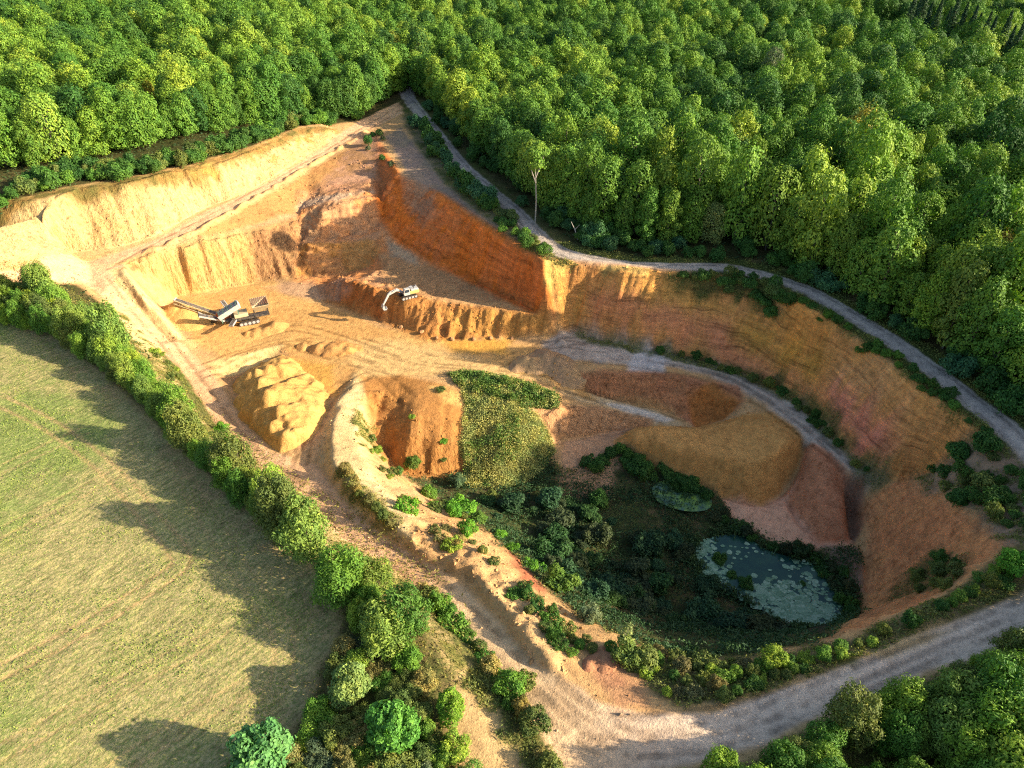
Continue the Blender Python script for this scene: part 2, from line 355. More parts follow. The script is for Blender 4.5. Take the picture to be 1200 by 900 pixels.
# wheel ruts pressed into the ground
def rut(pts, gauge, depth=.08, wd=.5, world=False):
    q = np.array([p[:2] for p in (pts if world else hits(pts))]); out = np.zeros_like(XX)
    t = np.gradient(q, axis=0); t /= np.linalg.norm(t, axis=1)[:, None] + 1e-9; nrm = np.stack([-t[:, 1], t[:, 0]], 1)
    for s in (-.5, .5):
        out = np.maximum(out, smooth(wd / 2 + .15, wd / 2 - .15, line_d([tuple(p) for p in q + nrm * gauge * s], XX, YY)))
    return out
def dense(pts, n=8):
    """smooth curve through survey points"""
    q = np.array(hits(pts)); m = len(q); o = []
    for i in range(m - 1):
        p0, p1, p2, p3 = q[max(i - 1, 0)], q[i], q[i + 1], q[min(i + 2, m - 1)]
        for k in range(n):
            t = k / n
            o.append(.5 * (2 * p1 + (p2 - p0) * t + (2 * p0 - 5 * p1 + 4 * p2 - p3) * t * t + (3 * p1 - p0 - 3 * p2 + p3) * t ** 3))
    o.append(q[-1]); return [tuple(p) for p in o]
RUT_ROAD = np.zeros_like(XX)
for q in [[(130,322),(160,362),(200,408),(235,455),(275,510),(330,560),(400,612),(470,660),(540,720),(600,780),(660,840),(720,880)],
          [(200,408),(245,470),(300,540),(360,575),(430,633),(500,680),(560,735),(620,790),(690,850)],
          [(640,800),(720,865),(800,868),(900,842),(1000,800),(1100,758),(1220,712)],
          [(700,850),(780,850),(880,835),(980,795),(1080,752),(1210,700)],
          [(130,318),(180,290),(240,258),(320,215),(390,175),(450,138),(480,118)],
          [(235,440),(300,412),(380,400),(440,420),(520,435),(600,440),(680,460),(760,482)],
          [(350,545),(362,500),(385,470),(430,440)], [(330,548),(352,515),(370,498)],
          [(480,118),(510,155),(545,198),(600,245),(650,291),(720,310),(790,314),(860,316),(940,339),(1000,372),(1050,403),(1120,455),(1210,528)],
          [(690,420),(760,428),(830,442),(890,468),(940,505),(990,545)],[(760,412),(850,432),(910,460),(960,500),(1010,550)],[(640,445),(700,465),(760,484),(800,498)],[(480,470),(430,430),(380,415),(330,398)],[(420,400),(500,420),(600,432)],
          [(560,435),(640,405),(720,412),(800,425),(860,440),(920,478),(960,510),(1000,550)],
          [(600,440),(670,400),(760,418),(850,437),(900,465),(950,500)],
          [(300,395),(350,385),(420,405),(480,430)],[(240,430),(330,400),(400,420),(470,438)]]:
    RUT_ROAD = np.maximum(RUT_ROAD, rut(dense(q), 2.2, wd=.6, world=True))
FLD = [(0,790),(70,752),(130,718),(190,680),(212,662),(205,640),(180,612),(150,575),(120,545),(60,500),(0,470)]
RUT_FIELD = rut(dense(FLD), 1.8, wd=.45, world=True)
for q in [[(-60,655),(30,610),(90,580),(140,552)],[(-40,570),(40,532),(100,505)],[(-40,905),(60,850),(150,800),(240,752),(262,735)],[(100,930),(170,880),(235,838),(300,800)],[(215,560),(240,600),(290,680),(330,740),(330,800)]]:
    RUT_FIELD = np.maximum(RUT_FIELD, .6 * rut(dense(q), 1.8, wd=.4, world=True))
B -= .07 * np.maximum(RUT_ROAD, RUT_FIELD) * (1 - steep)
# wind-row of soil at the outer edge of the upper haul road
B += .9 * strip([(170,297),(232,272),(300,233),(350,203),(397,175),(430,155)], .9, .8, .25, 61) * (.5 + .5 * vnoise(XX / 2, YY / 2, 62))

# ------------------------------------------------------------------ heaps of loose sand: things lying on the ground
def cone(px, py, z, slope, r=0.2, ang=0, ell=1.0, lee=None):
    x, y, _ = P(px, py, z)
    dx = XX - x; dy = YY - y
    if ell != 1.0:
        c, s = math.cos(ang), math.sin(ang); dx, dy = (c * dx + s * dy) / ell, -s * dx + c * dy
    d = np.hypot(dx, dy); th = np.arctan2(dy, dx)
    wob = 1 + .10 * vnoise(np.cos(th) * 2.2 + px, np.sin(th) * 2.2 + py, 71) + .06 * vnoise(XX / .8, YY / .8, 72)
    if lee is not None: slope = lee + (slope - lee) * smooth(-.5, .6, -(dx * .9 + dy * .2) / (d + .1))
    top = z - float(bil(B, np.array(x), np.array(y)))
    return np.where(d < top / np.minimum(slope, .8) * 1.7 + 1.0, z - slope * (np.sqrt(d * d + r * r) - r) * wob, -99.0)
def heap(cones): 
    z = cones[0]
    for c in cones[1:]: z = np.maximum(z, c)
    return z
HEAPS = {}
HEAPS['stockpile'] = heap([cone(*q[:4], .1, 0, 1.0, q[4]) for q in [(299,431,-11.3,.8,.42),(312,427,-11.2,.7,.40),(326,427,-11.4,.7,.45),
    (303,444,-9.9,.92,.5),(312,456,-8.9,.95,.42),(308,467,-10.0,.95,.6),(321,475,-9.3,.95,.38),(322,492,-9.9,.9,.5),(334,486,-9.8,.8,.36),(331,505,-9.9,1.0,.42),(343,503,-10.2,.8,.5),(338,446,-10.6,.9,.45),(326,512,-11.2,1.0,.7),(316,496,-11.0,1.0,.6)]]) + .10 * fbm(XX / .9, YY / .9, 79, 3) + .55 * (.45 - np.abs(fbm(XX / 3.2, YY / 3.2, 80, 3)) * 2)
_d = poly_d(hits([(262,434),(300,418),(335,412),(372,440),(390,462),(384,487),(366,514),(326,536),(300,514),(262,478)]), XX, YY) + .5 * fbm(XX / 1.6, YY / 1.6, 82, 4)
HEAPS['stockpile'] = HEAPS['stockpile'] - .85 * np.maximum(0, 1.5 - _d)
HEAPS['conveyor_pile'] = heap([cone(206,354,-11.6,.66,.5), cone(214,362,-12.3,.5,.8)])
HEAPS['machine_pile'] = heap([cone(322,377,-13.5,.6,.4), cone(300,386,-14.1,.5,.6), cone(312,384,-14.0,.55,.5), cone(290,388,-14.2,.7,.2)])
HEAPS['scraped_pile'] = heap([cone(355,403,-13.7,.6,.4), cone(374,403,-13.2,.6,.4), cone(392,404,-13.0,.5,.9), cone(408,406,-13.2,.45,.8)]) + .35 * fbm(XX / 1.3, YY / 1.3, 73, 3)
HEAPS['lit_pile'] = heap([cone(617,419,-11.6,.6,.5), cone(606,427,-12.0,.7,.2), cone(640,414,-11.4,.55,.8), cone(655,418,-11.4,.6,.6), cone(625,421,-11.6,.6,.5)]) + .3 * fbm(XX / 1.5, YY / 1.5, 74, 3)
HEAPS['track_pile'] = heap([cone(700,772,-1.5,.7,.2), cone(712,776,-1.3,.6,.3), cone(690,779,-1.5,.7,.2)]) + .3 * fbm(XX / 1.2, YY / 1.2, 75, 3)
T = B.copy()
HM = {}
for k, z in HEAPS.items():
    HM[k] = (z - B) > .03
    T = np.maximum(T, z)
def zat(x, y): 
    x = np.asarray(x, float); y = np.asarray(y, float)
    ins = (x > GX0) & (x < GX1) & (y > GY0) & (y < GY1)
    return np.where(ins, bil(T, x, y), far_h(x, y))

# ------------------------------------------------------------------ what the ground is made of (albedo, per point of the site)
CR = np.empty((ny, nx, 3)); CR[:] = (.50, .35, .18)
RILL = np.zeros((ny, nx)); GRASS = np.zeros((ny, nx)); STRATA = np.zeros((ny, nx)); FIELD = np.zeros((ny, nx))
lo = fbm(XX / 9, YY / 9, 81, 4); hi = fbm(XX / 1.6, YY / 1.6, 82, 4)
def paint(m, c, c2=None):
    global CR
    c = np.array(c)
    if c2 is not None:
        t = smooth(-.35, .35, lo * .6 + hi * .6)[..., None]; c = c * (1 - t) + np.array(c2) * t
    CR = CR * (1 - m[..., None]) + c * m[..., None]
def grass(m, a=1.0):
    global GRASS
    GRASS = np.maximum(GRASS, m * a)
SOILG, SOILB = (.10, .10, .04), (.17, .13, .06)
# outside the pit: wooded ground
outer = np.ones((ny, nx))
paint(outer * smooth(100, 104, YY), (.05, .055, .02), (.08, .07, .03))
right = smooth(0, 4, XX - 40); paint(right * (H0 > -1.5), SOILG, SOILB)
PIT = zone([(-120,260),(0,256),(77,220),(150,208),(227,192),(293,172),(350,148),(392,146),(440,140),(480,125),(500,165),(530,215),(580,255),(640,300),(760,312),(850,320),(930,343),(1000,392),(1080,450),(1160,510),(1200,600),(1185,640),(1130,690),(1040,740),(960,765),(860,790),(760,850),(690,880),(640,880),(560,770),(480,690),(400,635),(330,575),(250,500),(200,440),(150,380),(90,335),(-120,350)], 1.5, .5)
paint(PIT, (.55, .35, .17), (.50, .32, .16))
# field
FQ = [P(*p) for p in [(-400,400,0),(-40,345,0),(30,368,0),(70,392,0),(130,448,0),(190,508,0),(240,555,0),(290,597,0),(340,640,0),(385,690,0),(395,745,0),(365,790,0),(345,850,0),(310,905,0),(260,1000,0),(-400,1000,0)]]
d = poly_d(FQ, XX, YY) + .7 * fbm(XX / 3, YY / 3, 83, 3)
FIELD = smooth(-.8, .8, d)
paint(FIELD, (.43, .365, .165), (.375, .34, .135))
paint(FIELD * smooth(.05, .5, fbm(XX / 14, YY / 14, 84, 3) + .3 * hi), (.25, .30, .09))
paint(FIELD * smooth(6, 1, d) * smooth(-.3, .3, hi + .4 * lo), (.40, .28, .14))
grass(FIELD, .35)
NRQ = [P(*p)[:2] for p in [(780,930,0),(830,915,0),(895,884,0),(930,864,0),(990,840,0),(1040,818,0),(1086,795,0),(1135,782,0),(1220,748,0),(1500,640,0),(1600,1200,0),(700,1200,0)]]
near = smooth(-.5, .8, poly_d(NRQ, XX, YY) + .5 * hi); paint(near, (.12, .12, .045), (.16, .13, .06)); grass(near, 1)
# hedge ground
hq = smooth(.3, -1.2, d) * smooth(-14, -11, d) * (XX < 5)
paint(hq * (1 - PIT), (.16, .13, .06), (.10, .10, .04)); grass(hq * (1 - PIT), .9)
bank = zone([(130,352),(165,372),(200,405),(225,445),(262,505),(330,568),(420,640),(500,700),(560,770),(605,840),(625,890),(600,890),(560,830),(500,740),(430,690),(330,600),(230,510),(180,440),(130,380)], 1.5, .8)
paint(bank, (.62, .47, .24), (.52, .38, .18))
g = bank * smooth(.0, .35, hi + .5 * lo); paint(g, (.22, .20, .07)); grass(g, .8)
for q in [[(497,700),(560,775),(610,850),(640,900)],[(190,400),(230,470),(275,530)]]:
    g = strip(q, 2.6, 1.2, .9, 85); paint(g, (.15, .14, .055)); grass(g, 1)
g = strip([(120,340),(160,372),(190,400)], 2.5, 1, .8, 86); paint(g, (.2, .18, .07)); grass(g, .8)
# roads
HAUL = zone([(96,330),(128,354),(152,374),(178,403),(214,436),(231,462),(248,490),(268,516),(291,541),(321,564),(351,582),(401,632),(451,660),(484,686),(512,704),(541,736),(568,763),(592,794),(615,832),(636,866),(660,905),(760,905),(800,899),(893,874),(920,856),(987,832),(1033,812),(1083,789),(1133,775),(1240,730),(1240,680),(1190,697),(1133,723),(1070,745),(1040,763),(1007,773),(967,790),(900,815),(833,838),(770,838),(700,824),(660,797),(633,781),(607,754),(580,724),(545,687),(510,662),(487,650),(450,630),(412,598),(388,568),(372,545),(322,531),(285,497),(270,470),(245,435),(215,403),(202,400),(160,358),(134,330),(150,303),(232,270),(300,232),(350,202),(397,174),(440,149),(482,128),(478,116),(440,132),(398,157),(347,193),(283,230),(213,260),(143,291),(83,298),(20,318),(-100,340),(-100,360)], .8, .35)
paint(HAUL, (.66, .43, .26), (.60, .38, .22))
hx = smooth(-5, 22, XX) * HAUL * smooth(75, 60, YY); paint(hx, (.70, .58, .45), (.62, .51, .40))
hx2 = HAUL * smooth(14, 2, XX) * smooth(-12, -4, XX) * smooth(70, 50, YY); paint(hx2 * .7, (.74, .56, .34), (.67, .49, .29))
TRACK = strip(dense([(474,108),(482,120),(510,155),(545,198),(600,245),(650,291),(720,310),(790,314),(860,316),(940,339),(1000,372),(1050,403),(1120,455),(1220,535),(1320,610)]), 3.6, .7, .35, 87, world=True)
LANE = strip([P(482,120,.2)[:2], P(478,105,.2)[:2], P(468,88,.2)[:2], P(455,72,.3)[:2]], 3.2, .7, .3, 88, world=True)
verge = strip(dense([(482,120),(510,155),(545,198),(600,245),(650,291),(720,310),(790,314),(860,316),(940,339),(1000,372),(1050,403),(1120,455),(1220,535)]), 8.0, 2, 1.0, 89, world=True)
paint(verge * (H0 > -1.2), (.09, .11, .035), (.13, .11, .05)); grass(verge * (H0 > -1.2), 1)
g = zone([(470,135),(490,130),(540,185),(600,240),(655,288),(730,306),(640,304),(600,285),(540,240),(500,200)], 2, .8)
paint(g, (.13, .13, .05), (.24, .19, .12)); grass(g, .8)
g = zone([(452,160),(470,150),(520,215),(560,248),(600,280),(570,262),(520,232),(480,212)], 1.5, .6)
paint(g, (.33, .24, .18), (.28, .22, .15)); GRASS *= 1 - g
paint(TRACK, (.50, .44, .37), (.44, .38, .32)); paint(LANE, (.40, .36, .33)); GRASS *= (1 - TRACK) * (1 - LANE)
# walls
paint(Z_leftcliff, (.66, .49, .25), (.58, .41, .19)); 
g = strip([(-100,300),(0,258),(77,224),(150,213),(227,197),(293,178),(350,154),(390,152)], 3.2, 2, 1.0, 91)
paint(g, (.42, .26, .10), (.20, .16, .06)); grass(g * smooth(-.1, .3, hi), .7)
g = zone([(190,205),(230,196),(300,172),(370,152),(392,152),(350,175),(290,200),(240,215)], 2, 1); paint(g * smooth(-.1, .4, hi + lo), (.5, .31, .11))
RILL = np.maximum(Z_leftcliff, Z_wall1) * smooth(.3, .8, SL1) + .7 * Z_brown * smooth(.3, .7, SL1) + .4 * Z_ridge
bench = zone([(150,305),(232,275),(352,240),(352,258),(286,275),(199,296)], 1.2, .4); paint(bench, (.54, .33, .18), (.50, .31, .17))
slope_b = zone([(220,283),(300,238),(397,180),(440,160),(440,200),(362,230),(340,252),(285,268)], 1.5, .8); paint(slope_b, (.45, .26, .11), (.40, .21, .09))
paint(Z_wall1, (.62, .44, .20), (.54, .36, .15)); STRATA = np.maximum(STRATA, Z_wall1 * .25)
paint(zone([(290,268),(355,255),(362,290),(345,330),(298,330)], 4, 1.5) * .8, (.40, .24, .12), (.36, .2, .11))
paint(Z_benches, (.52, .31, .17), (.58, .28, .12)); STRATA = np.maximum(STRATA, Z_benches * .6)
paint(zone([(352,243),(395,236),(440,224),(443,228),(400,228),(360,236)], 2, 1.0, grow=.6) * .85, (.48, .37, .26))
paint(zone([(346,270),(362,245),(385,250),(370,280)], 3, 1.5) * .6, (.40, .29, .17))
paint(zone([(345,328),(352,290),(372,284),(440,282),(446,300),(400,322)], 1.5, .4), (.55, .29, .10), (.48, .26, .12))
paint(zone([(400,285),(430,280),(446,290),(446,305),(405,316)], 1.5, .6) * .7, (.44, .26, .10))
paint(zone([(440,300),(500,310),(560,335),(600,352),(500,350),(455,335)], 2.5, 1) * .8, (.44, .28, .14), (.36, .24, .13))
paint(zone([(455,280),(490,300),(490,312),(460,300)], 2, .8), (.44, .34, .22))
RED = (.66, .215, .06); paint(Z_red, RED, (.57, .21, .08)); STRATA = np.maximum(STRATA, Z_red * .8)
paint(zone([(440,160),(452,178),(462,205),(450,230),(436,222)], 2, .8) * .7, (.36, .17, .085))
g = zone([(472,202),(500,212),(512,250),(498,265),(482,240)], 4, 2.2); paint(g * .8, (.36, .26, .17), (.30, .20, .13))
g = zone([(418,160),(440,158),(446,200),(420,228),(370,228),(400,185)], 3, 1.2); paint(g * .8, (.34, .20, .11), (.37, .23, .16))
paint(Z_right, (.68, .37, .14), (.60, .31, .125)); STRATA = np.maximum(STRATA, Z_right)
for q, c, a in [([(650,330),(800,335),(860,360),(800,372),(660,350)], (.60,.38,.12), .7), ([(690,350),(840,372),(930,420),(1000,480),(1060,540),(1010,535),(930,455),(830,402),(700,378)], (.66,.29,.17), .75),
                ([(930,352),(975,380),(960,420),(925,440),(905,380)], (.66,.32,.10), .7), ([(1000,405),(1060,450),(1060,475),(1020,470),(985,430)], (.60,.36,.19), .6),
                ([(975,462),(1020,490),(1040,530),(1010,520),(972,485)], (.72,.29,.21), .8), ([(1060,470),(1150,515),(1090,545),(1050,560),(1040,520)], (.72,.38,.16), .6),
                ([(880,370),(960,420),(960,450),(900,425),(860,390)], (.55,.34,.09), .7)]:
    paint(zone(q, 3, 1.5) * a, c)
g = zone([(636,303),(672,308),(655,330),(643,345),(638,330)], .8, .4); paint(g, (.66, .48, .17))  # sunlit wedge at the cliff corner, painted into the colour
g = zone([(700,311),(762,316),(755,328),(730,326),(706,322)], .8, .5); paint(g, (.62, .45, .18))  # patch of grazing sun on the cliff top, painted yellow
g = zone([(780,322),(910,330),(912,352),(920,380),(890,372),(872,348),(800,340)], 2, 1.6); paint(g * .85, (.10, .12, .05)); grass(g, .8)
# shaded upper bench, path
paint(zone([(636,400),(670,388),(760,407),(850,428),(940,474),(1000,540),(1040,566),(1004,562),(958,524),(935,505),(885,466),(830,440),(790,430),(690,424),(640,420)], 1.5, .6), (.53, .45, .36), (.44, .37, .29))
paint(zone([(690,402),(760,408),(760,420),(700,420)], 1.5, .8) * .6, (.60, .52, .42))
paint(zone([(745,410),(782,414),(780,440),(735,438)], 1.5, .8) * .8, (.62, .60, .56))
g = strip([(680,395),(740,409),(800,420),(860,434),(905,452),(945,480),(980,515),(1010,550),(1040,570)], 2.2, 1.5, 1.1, 92); paint(g * .75, (.13, .15, .055), (.22, .2, .11)); grass(g, .6)
paint(zone([(668,440),(790,437),(866,452),(872,470),(845,492),(812,500),(790,478),(740,466),(690,458)], 1.5, .5), (.50, .25, .13), (.42, .20, .11)); 
paint(zone([(806,462),(835,448),(868,470),(848,492),(815,500)], 1.0, .4), (.52, .245, .095), (.45, .205, .075))
paint(zone([(640,440),(690,460),(760,478),(812,500),(790,500),(730,482),(660,462)], 1.2, .5), (.60, .45, .26), (.52, .36, .19))
paint(zone([(700,470),(745,478),(790,492),(780,496),(735,484)], 1, .5) * .8, (.70, .64, .54))
paint(zone([(620,478),(700,476),(766,491),(762,502),(700,508),(652,516)], 1, .3), (.56, .33, .18), (.48, .27, .14)); 
# bright main floor
paint(zone([(225,400),(262,420),(330,404),(345,440),(392,470),(425,445),(500,440),(560,432),(640,448),(700,470),(640,410),(560,397),(450,385),(400,362),(300,335),(210,350)], 2, .6), (.58, .36, .15), (.55, .32, .13))
paint(zone([(400,400),(470,400),(580,425),(640,445),(520,442),(420,440)], 4, 1.5) * .8, (.66, .46, .22))
paint(zone([(520,398),(600,397),(590,415),(530,412)], 2, 1) * .8, (.60, .34, .09))
paint(zone([(330,420),(390,430),(395,465),(372,450)], 2, 1) * .7, (.58, .33, .09))
paint(Z_ridge * .85, (.42, .20, .07), (.38, .17, .06))
paint(zone([(520,360),(640,370),(640,394),(530,395)], 2, 1) * .7, (.48, .27, .09))
paint(zone([(380,330),(440,340),(450,375),(395,352)], 2, 1) * .6, (.36, .12, .04))
paint(zone([(322,326),(400,326),(410,345),(330,345)], 2, 1) * .6, (.42, .28, .19))
paint(zone([(136,318),(170,345),(212,397),(200,385),(165,352)], .8, .4, grow=1.0), (.63, .47, .24))
# stock yard, berm
paint(zone([(262,440),(320,418),(325,440),(300,490),(270,470)], 1.5, .5), (.50, .29, .14))
paint(zone([(340,515),(372,495),(380,535),(345,545)], 1.5, .6), (.56, .36, .19))
paint(zone([(245,427),(330,404),(320,420),(268,441)], .8, .3, grow=.3), (.62, .45, .22))
paint(Z_berm, (.68, .53, .29), (.62, .46, .24))
g = strip([(402,555),(430,585),(455,612)], 2.5, 1.2, 1.2, 93); paint(g * .7, (.26, .21, .08)); grass(g, .8)
g = strip([(428,470),(424,500),(432,530)], 2.0, 1.2, 1.2, 94) * smooth(-.1, .3, hi); paint(g * .8, (.28, .26, .08)); grass(g, .8)
paint(zone([(430,490),(450,540),(500,570),(555,610),(520,620),(480,600),(440,560)], 2, .8), (.56, .36, .19), (.5, .31, .15))
paint(np.maximum(Z_brown, zone([(424,450),(446,446),(480,460),(470,500),(455,530),(442,515),(432,480)], 1, .3)), (.41, .215, .085), (.36, .185, .07))
paint(zone([(500,452),(545,460),(546,480),(520,470)], 1.5, .6) * .7, (.62, .42, .17))
paint(Z_rubble, (.57, .39, .20), (.50, .31, .15))
paint(zone([(590,640),(620,650),(648,675),(640,700),(610,680)], 1.2, .6), (.40, .16, .09), (.45, .20, .11))
# basin
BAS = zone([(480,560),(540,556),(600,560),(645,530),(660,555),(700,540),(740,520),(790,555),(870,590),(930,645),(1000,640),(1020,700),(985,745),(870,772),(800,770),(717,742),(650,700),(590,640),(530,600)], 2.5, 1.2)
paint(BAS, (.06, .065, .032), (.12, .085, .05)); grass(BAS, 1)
paint(zone([(655,515),(730,500),(760,503),(725,520),(740,545),(700,560),(660,560)], 1.5, .8), (.56, .35, .21), (.49, .29, .17)); 
g = zone([(650,560),(720,545),(715,580),(665,590)], 2, 1); paint(g, (.56, .32, .2)); 
OLI = zone([(718,517),(745,502),(790,500),(850,493),(905,484),(930,500),(942,528),(935,548),(912,575),(893,590),(847,579),(790,558),(750,535)], .9, .35); paint(OLI, (.62, .35, .135), (.55, .30, .115))
PINK = zone([(845,582),(895,590),(922,575),(940,548),(947,522),(975,532),(1000,560),(1012,595),(1000,640),(940,645),(900,636),(860,612)], 1, .5); paint(PINK, (.76, .44, .28), (.70, .38, .24))
paint(zone([(947,523),(972,532),(1000,592),(995,634),(960,634),(925,590)], .8, .3), (.66, .32, .18), (.58, .27, .15))
paint(zone([(990,560),(1012,560),(1016,600),(1002,640),(996,600)], .8, .4), (.24, .15, .10))  # shade of the gap painted dark over the gully
paint(zone([(965,640),(1005,640),(1018,690),(1000,712),(970,672)], 1.2, .5), (.36, .22, .16), (.3, .2, .15))
paint(Z_se, (.72, .36, .17), (.63, .30, .15)); STRATA = np.maximum(STRATA, Z_se * .5)
GRASS *= (1 - OLI) * (1 - PINK) * (1 - Z_se)
g = Z_se * zone([(1090,650),(1130,660),(1120,690),(1060,700),(1040,690)], 2, 1.5); paint(g * .7, (.13, .12, .06)); grass(g, .6)
sp = zone([(1062,562),(1112,540),(1155,515),(1210,540),(1230,640),(1180,640),(1140,600)], 2, 1); paint(sp, (.34, .24, .16), (.26, .2, .12)); grass(sp * smooth(-.2, .2, hi), .8)
nr = zone([(980,752),(1090,706),(1185,645),(1240,640),(1220,690),(1130,722),(1030,765),(960,790),(880,815),(800,830),(760,800),(740,770),(800,772),(870,775)], 1.5, .8); paint(nr, (.24, .19, .10), (.13, .13, .05)); grass(nr, .9)
paint(zone([(1010,765),(1060,745),(1120,735),(1090,757),(1030,772)], 1.2, .5), (.56, .42, .24))  # stripe of sunlight beside the shaded road, painted as paler ground
paint(zone([(690,775),(740,775),(760,830),(720,830)], 1.5, .6), (.5, .29, .16), (.42, .22, .13)); 
IVY = zone([(524,438),(560,436),(612,447),(652,466),(652,478),(620,478),(640,500),(652,530),(630,556),(600,572),(546,572),(540,520),(546,470)], .8, .5); paint(IVY, (.13, .13, .05), (.20, .18, .08)); grass(IVY, 1)
POND = zone([(812,650),(838,628),(870,626),(903,645),(940,655),(975,685),(988,722),(962,744),(925,738),(880,712),(830,685)], .6, .3); paint(POND, (.05, .05, .03)); GRASS *= 1 - POND
GRASS *= (1 - HAUL); GRASS = np.clip(GRASS, 0, 1)
# compacted wheel tracks show a little paler on the roads, browner in the field
CR = CR * (1 - .40 * (RUT_ROAD * (1 - GRASS) * smooth(-.4, .1, hi + .4 * lo))[..., None])
Z_steps = zone([(668,440),(790,437),(818,448),(868,470),(845,492),(806,492),(745,472),(700,462),(668,450)], 1, .3); Z_str = zone([(620,477),(700,476),(766,490),(765,504),(700,508),(650,515)], 1, .2)
RILL = np.maximum(RILL, np.maximum(np.maximum(Z_steps * .8, Z_str) * smooth(.25, .7, SL1), .8 * PINK * smooth(.2, .5, SL1) + .6 * Z_se + .35 * OLI)); STRATA = np.maximum(STRATA, Z_steps * .6)
paint(RUT_FIELD * FIELD * .95, (.46, .31, .15))
paint((1 - PIT) * 0, (0, 0, 0))
# clods, scattered crust, damp patches
CR *= (1 + .16 * hi + .10 * fbm(XX / .6, YY / .6, 95, 2))[..., None]
CR = np.clip(CR, .01, .85)
lum_ = CR @ np.array([.3, .59, .11]); sat_ = (1.10 * (1 - FIELD) + FIELD)[..., None]
CR = np.clip(lum_[..., None] + (CR - lum_[..., None]) * sat_, .012, .8) * np.array([1.0, .965, .93])
CR *= (1 - .14 * np.maximum(Z_leftcliff, Z_wall1) - .08 * Z_berm)[..., None]
# ------------------------------------------------------------------ materials
def mat(name, build):
    m = bpy.data.materials.new(name); m.use_nodes = True; t = m.node_tree; t.nodes.clear()
    out = t.nodes.new("ShaderNodeOutputMaterial"); s = build(t); t.links.new(s.outputs[0], out.inputs[0]); return m
def N(t, kind, inp=None, **kw):
    n = t.nodes.new(kind)
    for k, v in kw.items(): setattr(n, k, v)
    for k, v in (inp or {}).items():
        if isinstance(v, bpy.types.NodeSocket): t.links.new(v, n.inputs[k])
        else: n.inputs[k].default_value = v
    return n
def math_(t, op, a, b=0.0, c=0.0): return N(t, "ShaderNodeMath", {0: a, 1: b, 2: c}, operation=op).outputs[0]
def ramp(t, f, stops):
    n = N(t, "ShaderNodeValToRGB", {0: f}); e = n.color_ramp.elements
    while len(e) < len(stops): e.new(.5)
    for el, (p, c) in zip(e, stops): el.position = p; el.color = (*c, 1) if len(c) == 3 else c
    return n.outputs[0]
def mix(t, f, a, b, mode='MIX'):
    return N(t, "ShaderNodeMix", {0: f, 6: a, 7: b}, data_type='RGBA', blend_type=mode).outputs[2]

